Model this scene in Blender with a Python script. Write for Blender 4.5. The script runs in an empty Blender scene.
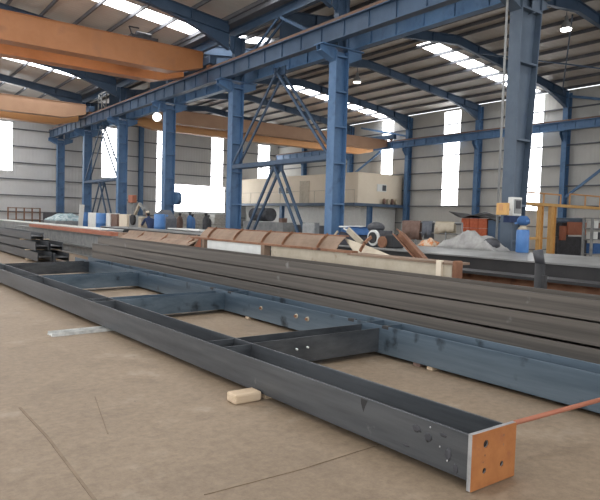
import bpy, math, random
from mathutils import Vector, Matrix
random.seed(7)
sc = bpy.context.scene
COL = sc.collection
V = Vector

# ------------------------------------------------------------------ camera
F = 600.0
dA = V((-447, 44, -600)).normalized()
dB = V((805, 7, -600)); dB = (dB - dB.dot(dA) * dA).normalized()
dZ = dB.cross(dA)
R3 = Matrix((dB, dA, dZ))
CAMP = V((0, 0, 1.6))
cd = bpy.data.cameras.new('camera'); cam = bpy.data.objects.new('camera', cd); COL.objects.link(cam)
cd.sensor_width = 36; cd.lens = 36.0; cd.clip_end = 400; cd.clip_start = .05
cam.matrix_world = Matrix.Translation(CAMP) @ R3.to_4x4()
sc.camera = cam
def ray(x, y): return R3 @ V((x - 300, 250 - y, -F))
def onz(x, y, z): r = ray(x, y); return CAMP + r * ((z - 1.6) / r.z)
def onx(x, y, X): r = ray(x, y); return CAMP + r * (X / r.x)
def ony(x, y, Y): r = ray(x, y); return CAMP + r * (Y / r.y)

# ------------------------------------------------------------------ materials
def mat(name, base, var=None, scale=2.0, rough=.6, metal=0.0, bump=0.0, detail=6, lo=.35, hi=.65, stretch=None, spots=None, rvar=0.0, bscale=None, spec=None):
    m = bpy.data.materials.new(name); m.use_nodes = True
    nt = m.node_tree; b = nt.nodes['Principled BSDF']
    b.inputs['Roughness'].default_value = rough; b.inputs['Metallic'].default_value = metal
    if spec is not None: b.inputs['Specular IOR Level'].default_value = spec
    b.inputs['Base Color'].default_value = (*base, 1)
    tc = nt.nodes.new('ShaderNodeTexCoord'); mp = nt.nodes.new('ShaderNodeMapping')
    nt.links.new(tc.outputs['Object'], mp.inputs['Vector'])
    if stretch: mp.inputs['Scale'].default_value = stretch
    if var:
        n = nt.nodes.new('ShaderNodeTexNoise'); n.inputs['Scale'].default_value = scale; n.inputs['Detail'].default_value = detail
        n.inputs['Roughness'].default_value = .65
        nt.links.new(mp.outputs[0], n.inputs['Vector'])
        r = nt.nodes.new('ShaderNodeValToRGB'); r.color_ramp.elements[0].position = lo; r.color_ramp.elements[1].position = hi
        r.color_ramp.elements[0].color = (*base, 1); r.color_ramp.elements[1].color = (*var, 1)
        nt.links.new(n.outputs['Fac'], r.inputs['Fac'])
        out = r.outputs['Color']
        if spots:
            sc_, col_, a_, b_ = spots
            n2 = nt.nodes.new('ShaderNodeTexNoise'); n2.inputs['Scale'].default_value = sc_; n2.inputs['Detail'].default_value = 4
            nt.links.new(tc.outputs['Object'], n2.inputs['Vector'])
            r2 = nt.nodes.new('ShaderNodeValToRGB'); r2.color_ramp.elements[0].position = a_; r2.color_ramp.elements[1].position = b_
            nt.links.new(n2.outputs['Fac'], r2.inputs['Fac'])
            mx = nt.nodes.new('ShaderNodeMixRGB'); mx.inputs[2].default_value = (*col_, 1)
            nt.links.new(r2.outputs['Color'], mx.inputs[0]); nt.links.new(out, mx.inputs[1]); out = mx.outputs[0]
        nt.links.new(out, b.inputs['Base Color'])
        if rvar:
            mr = nt.nodes.new('ShaderNodeMapRange'); mr.inputs['To Min'].default_value = rough - rvar; mr.inputs['To Max'].default_value = rough + rvar
            nt.links.new(n.outputs['Fac'], mr.inputs['Value']); nt.links.new(mr.outputs[0], b.inputs['Roughness'])
    if bump:
        n3 = nt.nodes.new('ShaderNodeTexNoise'); n3.inputs['Scale'].default_value = bscale or scale * 6; n3.inputs['Detail'].default_value = 5
        nt.links.new(tc.outputs['Object'], n3.inputs['Vector'])
        bp = nt.nodes.new('ShaderNodeBump'); bp.inputs['Strength'].default_value = bump; bp.inputs['Distance'].default_value = .01
        nt.links.new(n3.outputs['Fac'], bp.inputs['Height']); nt.links.new(bp.outputs[0], b.inputs['Normal'])
    return m

def sheet_mat(name, base, var, axis, pitch):
    m = mat(name, base, var, scale=.5, rough=.55, lo=.3, hi=.7)
    nt = m.node_tree; b = nt.nodes['Principled BSDF']
    tc = nt.nodes.new('ShaderNodeTexCoord'); w = nt.nodes.new('ShaderNodeTexWave')
    w.wave_type = 'BANDS'; w.bands_direction = axis; w.wave_profile = 'SIN'
    w.inputs['Scale'].default_value = 2 * math.pi / (20 * pitch)
    nt.links.new(tc.outputs['Object'], w.inputs['Vector'])
    rr = nt.nodes.new('ShaderNodeValToRGB'); rr.color_ramp.elements[0].position = .3; rr.color_ramp.elements[1].position = .7
    nt.links.new(w.outputs['Fac'], rr.inputs['Fac'])
    bp = nt.nodes.new('ShaderNodeBump'); bp.inputs['Strength'].default_value = .3; bp.inputs['Distance'].default_value = .03
    nt.links.new(rr.outputs['Color'], bp.inputs['Height']); nt.links.new(bp.outputs[0], b.inputs['Normal'])
    return m

def emis(name, col, s):
    m = bpy.data.materials.new(name); m.use_nodes = True; nt = m.node_tree
    b = nt.nodes['Principled BSDF']; b.inputs['Base Color'].default_value = (.8, .8, .8, 1); b.inputs['Roughness'].default_value = .4
    b.inputs['Emission Color'].default_value = (*col, 1); b.inputs['Emission Strength'].default_value = s
    return m

def floor_mat():
    m = mat('concrete_floor', (.255, .188, .125), (.335, .252, .172), scale=.55, rough=.55, bump=.10, bscale=60, lo=.3, hi=.72, rvar=.08,
            spots=(2.3, (.20, .147, .098), .52, .85))
    nt = m.node_tree; b = nt.nodes['Principled BSDF']
    base = b.inputs['Base Color'].links[0].from_socket
    tc = nt.nodes.new('ShaderNodeTexCoord')
    # fine speckle
    n = nt.nodes.new('ShaderNodeTexNoise'); n.inputs['Scale'].default_value = 14; n.inputs['Detail'].default_value = 10; n.inputs['Roughness'].default_value = .8
    nt.links.new(tc.outputs['Object'], n.inputs['Vector'])
    r = nt.nodes.new('ShaderNodeValToRGB'); r.color_ramp.elements[0].position = .30; r.color_ramp.elements[0].color = (.55, .52, .49, 1)
    r.color_ramp.elements[1].position = .62; r.color_ramp.elements[1].color = (1.08, 1.08, 1.08, 1)
    nt.links.new(n.outputs['Fac'], r.inputs['Fac'])
    mu = nt.nodes.new('ShaderNodeMixRGB'); mu.blend_type = 'MULTIPLY'; mu.inputs[0].default_value = .8
    nt.links.new(base, mu.inputs[1]); nt.links.new(r.outputs[0], mu.inputs[2])
    # pale worn patches
    p = nt.nodes.new('ShaderNodeTexNoise'); p.inputs['Scale'].default_value = 1.1; p.inputs['Detail'].default_value = 9; p.inputs['Roughness'].default_value = .7
    nt.links.new(tc.outputs['Object'], p.inputs['Vector'])
    pr_ = nt.nodes.new('ShaderNodeValToRGB'); pr_.color_ramp.elements[0].position = .56; pr_.color_ramp.elements[1].position = .70
    pr_.color_ramp.elements[1].color = (.6, .6, .6, 1)
    nt.links.new(p.outputs['Fac'], pr_.inputs['Fac'])
    m2 = nt.nodes.new('ShaderNodeMixRGB'); m2.inputs[2].default_value = (.42, .35, .27, 1)
    nt.links.new(pr_.outputs[0], m2.inputs[0]); nt.links.new(mu.outputs[0], m2.inputs[1])
    # dark specks and chips
    s = nt.nodes.new('ShaderNodeTexVoronoi'); s.inputs['Scale'].default_value = 2.6; s.inputs['Randomness'].default_value = 1
    nt.links.new(tc.outputs['Object'], s.inputs['Vector'])
    sr = nt.nodes.new('ShaderNodeValToRGB'); sr.color_ramp.elements[0].position = .02; sr.color_ramp.elements[0].color = (1, 1, 1, 1)
    sr.color_ramp.elements[1].position = .045; sr.color_ramp.elements[1].color = (0, 0, 0, 1)
    nt.links.new(s.outputs['Distance'], sr.inputs['Fac'])
    m3 = nt.nodes.new('ShaderNodeMixRGB'); m3.inputs[2].default_value = (.11, .08, .06, 1)
    nt.links.new(sr.outputs[0], m3.inputs[0]); nt.links.new(m2.outputs[0], m3.inputs[1])
    nt.links.new(m3.outputs[0], b.inputs['Base Color'])
    return m

M = {}
M['floor'] = floor_mat()
M['joint'] = mat('joint_filler', (.20, .148, .10), (.28, .208, .14), scale=5, rough=.8)
M['patch'] = mat('greyish_repair', (.33, .29, .24), (.42, .37, .30), scale=3, rough=.6)
M['steel'] = mat('mill_scale_steel', (.058, .064, .072), (.13, .137, .145), scale=1.6, rough=.40, metal=.55, stretch=(1, .2, 3), bump=.15, rvar=.1, spots=(5, (.20, .20, .20), .70, .78))
M['bluesteel'] = mat('blue_mill_scale_steel', (.075, .112, .15), (.165, .215, .26), scale=1.3, rough=.38, metal=.5, stretch=(1, .2, 3), bump=.12, rvar=.1, spots=(3.2, (.035, .045, .055), .60, .72))
M['brownsteel'] = mat('brown_mill_scale_steel', (.085, .076, .066), (.19, .165, .142), scale=1.5, rough=.42, metal=.5, stretch=(1, .10, 8), bump=.15, rvar=.1, spots=(4, (.26, .25, .24), .70, .8))
M['edge'] = mat('ground_steel_edge', (.35, .36, .37), (.5, .5, .5), scale=12, rough=.4, metal=.5)
M['rust'] = mat('rusty_steel', (.20, .085, .045), (.32, .17, .10), scale=3, rough=.8, bump=.2, spots=(5, (.08, .04, .03), .6, .75))
M['rustpanel'] = mat('rust_tinted_plate', (.20, .135, .09), (.31, .215, .15), scale=2, rough=.7, bump=.1, spots=(4, (.20, .11, .07), .58, .72))
M['redox'] = mat('red_oxide_paint', (.36, .12, .07), (.42, .16, .09), scale=4, rough=.55)
M['orangeplate'] = mat('orange_plate_paint', (.34, .12, .035), (.42, .165, .05), scale=9, rough=.6, spots=(11, (.30, .10, .045), .60, .75))
M['hole'] = mat('dark_bore', (.02, .012, .01), rough=.9)
M['cream'] = mat('cream_paint', (.45, .38, .28), (.55, .48, .37), scale=4, rough=.6, spots=(3, (.28, .17, .10), .62, .74))
M['creamwall'] = mat('cream_wall_paint', (.78, .67, .52), (.84, .73, .58), scale=.8, rough=.7)  # raised to put the window light on the office into the paint
M['whitepaint'] = mat('white_paint', (.74, .74, .70), (.82, .82, .78), scale=4, rough=.5)
M['galv'] = mat('light_grey_plate', (.21, .21, .205), (.31, .31, .30), scale=1.5, rough=.45, metal=.2, spots=(2.5, (.22, .22, .22), .6, .75))
M['blackbeam'] = mat('black_primed_steel', (.022, .022, .024), (.035, .033, .033), scale=3, rough=.55)
M['blue'] = mat('blue_frame_paint', (.07, .155, .295), (.115, .215, .37), scale=1.2, rough=.45, spots=(3, (.045, .09, .17), .55, .8))  # raised to put the brightness of distant haze into the paint
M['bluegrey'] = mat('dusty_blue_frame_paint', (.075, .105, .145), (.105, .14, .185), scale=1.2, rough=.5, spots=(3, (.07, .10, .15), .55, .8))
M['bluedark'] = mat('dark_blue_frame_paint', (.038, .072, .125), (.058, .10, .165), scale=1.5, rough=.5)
M['bluebright'] = mat('bright_blue_plastic', (.06, .17, .42), (.09, .23, .5), scale=3, rough=.4)
M['rail'] = mat('rusty_rail_top', (.20, .10, .06), (.15, .11, .09), scale=5, rough=.7)
M['craneo'] = mat('orange_crane_paint', (.42, .165, .055), (.50, .21, .08), scale=.8, rough=.5, spots=(1.6, (.34, .14, .06), .55, .8))
M['cranel'] = mat('light_orange_crane_paint', (.60, .31, .125), (.66, .36, .16), scale=.8, rough=.5)
M['craneb'] = mat('shaded_orange_crane_paint', (.40, .23, .14), (.46, .28, .17), scale=.8, rough=.55)  # duller front against paler rear girders: uneven light put into the paint
M['sheet'] = sheet_mat('grey_wall_sheet', (.60, .60, .595), (.68, .68, .675), 'X', .25)  # lightened in place of haze and light on the far wall
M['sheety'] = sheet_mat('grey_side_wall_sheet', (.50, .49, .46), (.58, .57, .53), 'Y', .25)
M['roof'] = sheet_mat('grey_roof_sheet', (.50, .475, .435), (.60, .57, .53), 'Y', .25)
M['purlin'] = mat('purlin_paint', (.10, .105, .12), (.14, .145, .16), scale=2, rough=.6)
M['win'] = emis('daylit_translucent_sheet', (.97, .985, 1.0), 6.0)
M['sky'] = emis('daylit_translucent_roof_sheet', (.97, .985, 1.0), 9.0)
M['lamp'] = emis('lamp_glass', (1, .98, .94), 30)
M['lampdim'] = emis('dim_lamp_glass', (1, .9, .75), 3)
M['offcut'] = mat('chipped_grey_white_paint', (.42, .42, .40), (.66, .66, .63), scale=9, rough=.55)
M['wood'] = mat('pale_wood', (.56, .42, .28), (.68, .54, .38), scale=2, rough=.7, stretch=(1, 8, 8))
M['yellow'] = mat('yellow_orange_paint', (.66, .36, .11), (.74, .45, .17), scale=3, rough=.5)
M['black'] = mat('black_rubber', (.02, .02, .022), rough=.6)
M['charcoal'] = mat('charcoal_cloth', (.045, .045, .055), (.07, .07, .085), scale=6, rough=.9)
M['tarpgrey'] = mat('grey_tarpaulin', (.27, .26, .25), (.42, .41, .39), scale=4, rough=.7)
M['tarpteal'] = mat('pale_teal_sheet', (.22, .33, .36), (.50, .58, .58), scale=5, rough=.6, lo=.45, hi=.55)
M['bluecloth'] = mat('blue_cloth', (.03, .09, .24), (.05, .13, .30), scale=6, rough=.85)
M['navy'] = mat('navy_cloth', (.02, .035, .09), (.03, .05, .12), scale=6, rough=.9)
M['skin'] = mat('skin', (.52, .27, .17), rough=.55)
M['brick'] = mat('brick_red_crate', (.46, .10, .04), (.54, .15, .07), scale=14, rough=.7)
M['ragorange'] = mat('orange_and_cream_rag', (.62, .50, .38), (.60, .22, .08), scale=9, rough=.9, lo=.45, hi=.55)
M['ragbrown'] = mat('brown_cloth', (.17, .10, .075), (.24, .16, .13), scale=6, rough=.9)
M['raggrey'] = mat('blue_grey_cloth', (.11, .12, .14), (.17, .18, .20), scale=6, rough=.9)
M['machine'] = mat('grey_machine_paint', (.20, .21, .21), (.32, .32, .31), scale=4, rough=.5)
M['darkmachine'] = mat('dark_machine_paint', (.035, .037, .042), (.07, .07, .08), scale=6, rough=.5)

# ------------------------------------------------------------------ mesh builder
class MB:
    def __init__(s): s.v = []; s.f = []; s.sm = []; s.mi = []; s.cur = 0
    def add(s, vs, fs, smooth=False):
        o = len(s.v); s.v += [V(p) for p in vs]
        for f in fs: s.f.append(tuple(i + o for i in f)); s.sm.append(smooth); s.mi.append(s.cur)
        return s
    def box(s, a, b):
        x0, y0, z0 = a; x1, y1, z1 = b
        x0, x1 = min(x0, x1), max(x0, x1); y0, y1 = min(y0, y1), max(y0, y1); z0, z1 = min(z0, z1), max(z0, z1)
        return s.add([(x0,y0,z0),(x1,y0,z0),(x1,y1,z0),(x0,y1,z0),(x0,y0,z1),(x1,y0,z1),(x1,y1,z1),(x0,y1,z1)],
                     [(0,3,2,1),(4,5,6,7),(0,1,5,4),(1,2,6,5),(2,3,7,6),(3,0,4,7)])
    def bar(s, p0, p1, a, b, up=(0, 0, 1), ext=0):      # box bar: a = size along up, b = sideways
        p0 = V(p0); p1 = V(p1); d = (p1 - p0).normalized(); p0 = p0 - d * ext; p1 = p1 + d * ext
        up = V(up); w = d.cross(up)
        if w.length < 1e-4: w = d.cross(V((1, 0, 0)))
        w.normalize(); u = w.cross(d).normalized()
        vs = []
        for p in (p0, p1):
            for sa, sb in ((-1,-1),(1,-1),(1,1),(-1,1)): vs.append(p + u * (a/2*sa) + w * (b/2*sb))
        return s.add(vs, [(0,1,2,3),(7,6,5,4),(0,4,5,1),(1,5,6,2),(2,6,7,3),(3,7,4,0)])
    def hb(s, p0, p1, depth, wid, dd, tf=.018, tw=.012): # H section; dd = depth direction (flanges square to it)
        p0 = V(p0); p1 = V(p1); d = (p1 - p0).normalized(); dd = V(dd)
        n = (dd - dd.dot(d) * d).normalized()
        s.bar(p0 + n*(depth/2 - tf/2), p1 + n*(depth/2 - tf/2), tf, wid, n)
        s.bar(p0 - n*(depth/2 - tf/2), p1 - n*(depth/2 - tf/2), tf, wid, n)
        return s.bar(p0, p1, depth - 2*tf, tw, n)
    def cyl(s, p0, p1, r0, r1=None, n=16, cap=True):
        r1 = r0 if r1 is None else r1
        p0 = V(p0); p1 = V(p1); d = (p1 - p0).normalized()
        a = d.orthogonal().normalized(); b = d.cross(a)
        vs = [p0 + (a*math.cos(t*2*math.pi/n) + b*math.sin(t*2*math.pi/n))*r0 for t in range(n)] + \
             [p1 + (a*math.cos(t*2*math.pi/n) + b*math.sin(t*2*math.pi/n))*r1 for t in range(n)]
        s.add(vs, [(t, (t+1) % n, (t+1) % n + n, t + n) for t in range(n)], True)
        if cap: s.add(vs, [tuple(range(n))[::-1], tuple(range(n, 2*n))])
        return s
    def lathe(s, c, prof, n=20):
        c = V(c); vs = []
        for r, z in prof:
            for t in range(n): vs.append(c + V((r*math.cos(t*2*math.pi/n), r*math.sin(t*2*math.pi/n), z)))
        fs = []
        for k in range(len(prof)-1):
            for t in range(n): fs.append((k*n+t, k*n+(t+1) % n, (k+1)*n+(t+1) % n, (k+1)*n+t))
        s.add(vs, fs, True); s.add(vs, [tuple(range(n))[::-1], tuple(range((len(prof)-1)*n, len(prof)*n))])
        return s
    def prism(s, pts, ext):                              # closed polygon swept along vector ext
        ext = V(ext); n = len(pts); vs = [V(p) for p in pts] + [V(p) + ext for p in pts]
        return s.add(vs, [tuple(range(n))[::-1], tuple(range(n, 2*n))] + [(i, (i+1) % n, (i+1) % n + n, i + n) for i in range(n)])
    def blob(s, c, rx, ry, rz, n=14, m=9, jit=0, rot=0):
        c = V(c); vs = []; cr, sr = math.cos(rot), math.sin(rot)
        for i in range(m+1):
            ph = math.pi*i/m
            for t in range(n):
                th = 2*math.pi*t/n; j = 1 + (random.uniform(-jit, jit) if 0 < i < m else 0)
                x = rx*math.sin(ph)*math.cos(th)*j; y = ry*math.sin(ph)*math.sin(th)*j; z = rz*math.cos(ph)*j
                vs.append(c + V((x*cr - y*sr, x*sr + y*cr, z)))
        fs = [(i*n+t, (i+1)*n+t, (i+1)*n+(t+1) % n, i*n+(t+1) % n) for i in range(m) for t in range(n)]
        return s.add(vs, fs, True)
    def build(s, name, m, parent=None, origin=None, bevel=0, sub=0):
        mats = m if isinstance(m, (list, tuple)) else [m]
        if parent is not None: o0 = wloc(parent)
        elif origin is not None: o0 = V(origin)
        else:
            xs = [p.x for p in s.v]; ys = [p.y for p in s.v]; zs = [p.z for p in s.v]
            o0 = V(((min(xs)+max(xs))/2, (min(ys)+max(ys))/2, min(zs)))
        me = bpy.data.meshes.new(name); me.from_pydata([p - o0 for p in s.v], [], s.f)
        for k, p in enumerate(me.polygons): p.use_smooth = s.sm[k]; p.material_index = s.mi[k]
        for q in mats: me.materials.append(q)
        me.update()
        import bmesh
        bm = bmesh.new(); bm.from_mesh(me); bmesh.ops.remove_doubles(bm, verts=bm.verts, dist=1e-5)
        bmesh.ops.recalc_face_normals(bm, faces=bm.faces); bm.to_mesh(me); bm.free()
        o = bpy.data.objects.new(name, me); COL.objects.link(o)
        if parent is not None: o.parent = parent
        else: o.location = o0
        if bevel:
            b = o.modifiers.new('bevel', 'BEVEL'); b.width = bevel; b.segments = 2; b.limit_method = 'ANGLE'
        if sub:
            q = o.modifiers.new('sub', 'SUBSURF'); q.levels = sub; q.render_levels = sub
        return o
def wloc(o):
    l = V(o.location)
    while o.parent: o = o.parent; l += V(o.location)
    return l
def tag(o, label, cat, group=None, kind=None):
    o['label'] = label; o['category'] = cat
    if group: o['group'] = group
    if kind: o['kind'] = kind
    return o
def thing(name, label, cat, loc, group=None):
    o = bpy.data.objects.new(name, None); o.empty_display_size = .2; COL.objects.link(o); o.location = loc
    return tag(o, label, cat, group)
def struct(o, label=None): 
    o['kind'] = 'structure'
    if label: o['label'] = label
    return o
ORD = ['first', 'second', 'third', 'fourth', 'fifth', 'sixth', 'seventh', 'eighth', 'ninth', 'tenth']

# ------------------------------------------------------------------ shell
XR, XM, YB = 33.0, 12.4, 48.2
SL = .112; EAVE = 9.5
def roofz(x):
    if x > 22.7: return EAVE + SL*(33.0 - x)
    if x > 12.4: return EAVE + SL*(x - 12.4)
    if x > 2.1: return EAVE + SL*(12.4 - x)
    return EAVE + SL*(x + 8.2)
def panel(mb, fn, U, Vr, holes, th):
    """sheet in (u,v) with rectangular openings; fn(u,v,w) gives the point"""
    us = sorted({U[0], U[1], *[h[0] for h in holes], *[h[1] for h in holes]}); vs = sorted({Vr[0], Vr[1], *[h[2] for h in holes], *[h[3] for h in holes]})
    for i in range(len(us)-1):
        for j in range(len(vs)-1):
            cu, cv = (us[i]+us[i+1])/2, (vs[j]+vs[j+1])/2
            if any(h[0] < cu < h[1] and h[2] < cv < h[3] for h in holes): continue
            p = [fn(us[i], vs[j], 0), fn(us[i+1], vs[j], 0), fn(us[i+1], vs[j+1], 0), fn(us[i], vs[j+1], 0),
                 fn(us[i], vs[j], th), fn(us[i+1], vs[j], th), fn(us[i+1], vs[j+1], th), fn(us[i], vs[j+1], th)]
            mb.add(p, [(0,3,2,1),(4,5,6,7),(0,1,5,4),(1,2,6,5),(2,3,7,6),(3,0,4,7)])

fl = MB().box((-16, -16, -.2), (XR + 1, YB + 1, 0))
FLOOR = struct(fl.build('floor', M['floor'], origin=(0, 0, 0)), 'stained tan concrete workshop floor')
# sawn joints / long stains set in the slab
def strip(pts, w, z=.003):
    mb = MB()
    for k in range(len(pts)-1):
        a = V((*pts[k], z)); b = V((*pts[k+1], z)); mb.bar(a, b, .004, w, ext=.004)
    return mb
def fl2(*pp): return [tuple(onz(x, y, 0)[:2]) for x, y in pp]
strip(fl2((20, 408), (48, 438), (66, 462), (97, 503)), .02).build('floor_joint', M['joint'], FLOOR)
strip(fl2((205, 495), (300, 470), (395, 440)), .006).build('floor_joint', M['joint'], FLOOR)
strip(fl2((95, 397), (108, 434)), .006).build('floor_joint', M['joint'], FLOOR)

# gable wall
gw = [(7.7, 9.4, 4.55, 8.05), (15.95, 17.14, 4.5, 8.45), (20.6, 21.05, 1.85, 8.7), (22.0, 27.2, 2.0, 4.3), (25.75, 26.95, 4.36, 8.9), (30.7, 32.0, 3.5, 8.5)]
mb = MB(); panel(mb, lambda u, v, w: V((u, YB + w, v)), (-8.2, XR), (0, 9.45), gw, .06)
for (a, b) in ((-8.2, 12.4), (12.4, 33.0)):
    c = (a + b)/2
    mb.prism([(a, YB, 9.45), (b, YB, 9.45), (c, YB, 9.45 + SL*(c - a))], (0, .06, 0))
WB = struct(mb.build('wall_back', M['sheet'], origin=(0, YB, 0)), 'grey corrugated gable wall at the far end')
for z in (.9, 1.55, 2.75, 3.95, 5.15, 6.35, 7.6, 8.8):
    MB().bar((-8.1, YB - .08, z), (XR - .1, YB - .08, z), .07, .12).build('girt', M['purlin'], WB)
# side wall
sw = [(20.4, 21.6, 2.3, 9.3), (26.5, 27.9, 2.85, 9.3), (32.8, 34.0, 5.2, 9.3)]
mb = MB(); panel(mb, lambda u, v, w: V((XR + w, u, v)), (-6, YB), (0, 9.45), sw, .06)
WR = struct(mb.build('wall_right', M['sheety'], origin=(XR, 0, 0)), 'grey corrugated side wall on the right')
for z in (1.55, 2.8, 3.95, 5.15, 6.3, 8.4):
    MB().bar((XR - .08, -6, z), (XR - .08, YB - .1, z), .07, .12).build('girt', M['purlin'], WR)
wi = 0
def window(fn, h, mname, label, th=.03, seams=()):
    global wi; wi += 1
    mb = MB(); panel(mb, fn, (h[0], h[1]), (h[2], h[3]), [], th)
    return struct(mb.build('window_%d' % wi, M[mname]), label)
for h, l in zip(gw, ['translucent sheet in gable wall at far left', 'tall translucent strip left in gable wall', 'thin translucent strip beside central column', 'wide bright window low in gable wall', 'tall translucent strip above the wide gable window', 'translucent strip in gable wall near the corner']):
    window(lambda u, v, w: V((u, YB + .02 + w, v)), h, 'win', l)
for h, l in zip(sw, ['translucent strip in side wall right of nearest column', 'translucent strip in middle of side wall', 'translucent strip in side wall above the offices']):
    window(lambda u, v, w: V((XR + .02 + w, u, v)), h, 'win', l)

# roof : four slopes with translucent strips
def slope(x0, x1, strips):
    mb = MB(); panel(mb, lambda u, v, w: V((u, v, roofz(min(max(u, x0+1e-4), x1-1e-4)) + w)), (x0, x1), (-6, YB), strips, .06)
    return mb
slopes = [(-8.2, 2.1, [4.8, 11.2, 17.6, 24.0, 30.4, 36.9, 43.2]), (2.1, 12.4, [4.8, 11.2, 17.6, 24.0, 30.4, 36.9, 43.2]), (12.4, 22.7, [4.8, 24.0]), (22.7, 33.0, [20.97, 33.4])]  # nearest strips lie out of view, added to brighten the near floor
mb = MB(); sky = []
for i, (a, b, ys) in enumerate(slopes):
    lo, hi = a + .35, b - .35
    if i == 3: hi = b
    if i == 2: hi = b - 5.8
    st = [(lo, hi, y - .55, y + .55) for y in ys]
    s_ = slope(a, b, st); mb.add(s_.v, s_.f)
    for q in st: sky.append((i, q))
mb.cur = 0
CE = struct(mb.build('ceiling', M['roof'], origin=(0, 0, EAVE)), 'grey corrugated sheet roof over two bays')
nm = ['left bay far slope', 'left bay near slope', 'right bay valley slope', 'right bay outer slope']
for i, q in sky:
    window(lambda u, v, w: V((u, v, roofz(u) + .01 + w)), q, 'sky', 'translucent roof strip, %s, %s m from the gable' % (nm[i], round(YB - q[2])))  # includes the unseen strips added to light the near floor
def slopept(x): return roofz(x)
for a, b in ((-8.2, 2.1), (2.1, 12.4), (12.4, 22.7), (22.7, 33.0)):
    n = 8
    for k in range(n):
        x = a + .45 + (b - a - .9)*k/(n-1)
        z = roofz(x) - .085
        MB().bar((x, -6, z), (x, YB - .05, z), .15, .07).build('purlin', M['purlin'], CE)

# ------------------------------------------------------------------ portal frames: rafters and columns
def rafter(mb, x0, x1, y, zoff=-.2, d=.42, w=.2, kneeL=True, kneeR=True):
    xm = (x0 + x1)/2
    for a, b, kn in ((x0, xm, kneeL), (x1, xm, kneeR)):
        sgn = 1 if b > a else -1
        za = EAVE + zoff; zb = za + SL*abs(b - a)
        N = V((0, 0, 1))
        mb.hb((a, y, za - d/2), (b, y, zb - d/2), d, w, N, tf=.02, tw=.014)
        if kn:   # haunch: deepening web with a curved soffit flange
            L = 3.2; pts = []; n = 6
            top = [(a, y, za - d*.9), (a + sgn*L, y, za + SL*L - d*.98)]
            so = []
            for k in range(n+1):
                t = k/n; so.append((a + sgn*L*t, y, za + SL*L*t - d - .62*(1-t)**1.7))
            poly = [(p[0], y - .008, p[2]) for p in so] + [(top[1][0], y - .008, top[1][2]), (top[0][0], y - .008, top[0][2])]
            mb.prism(poly, (0, .016, 0))
            for k in range(n): mb.bar(so[k], so[k+1], .02, w, ext=.01)
        # purlin cleats / web stiffeners
        for k in range(1, 6):
            t = k/6; x = a + (b-a)*t; z = za + (zb-za)*t - d/2
            mb.box((x-.008, y - w/2, z - d/2 + .02), (x+.008, y + w/2, z + d/2 - .02))
    return mb
yl = [46.9, 40.5, 34.1, 27.7, 21.3, 14.9, 8.5, 2.1]
yr = [43.6, 37.3, 30.9, 24.75, 18.75, 12.85, 6.8]
for k, y in enumerate(yl):
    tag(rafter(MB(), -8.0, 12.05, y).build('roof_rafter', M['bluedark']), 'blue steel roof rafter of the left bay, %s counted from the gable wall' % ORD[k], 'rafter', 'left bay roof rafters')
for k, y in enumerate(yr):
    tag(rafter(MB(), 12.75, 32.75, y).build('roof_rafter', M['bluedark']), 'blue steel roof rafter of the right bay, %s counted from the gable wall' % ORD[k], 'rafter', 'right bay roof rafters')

# eave strut and gutter beam above the middle columns
mb = MB().hb((XM, -5, 9.0), (XM, 47.9, 9.0), .34, .2, (0, 0, 1)); tag(mb.build('valley_beam', M['bluedark']), 'long dark blue beam under the roof valley over the middle columns', 'beam')
mb = MB()
mb.bar((XM - .45, -5, 9.32), (XM + .45, -5, 9.32), .01, .01)
mb = MB(); mb.box((XM-.4, -5, 9.22), (XM+.4, 48, 9.24)); mb.box((XM-.4, -5, 9.24), (XM-.385, 48, 9.42)); mb.box((XM+.385, -5, 9.24), (XM+.4, 48, 9.42))
tag(mb.build('valley_gutter', M['purlin']), 'dark sheet gutter along the roof valley above middle columns', 'gutter')

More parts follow.
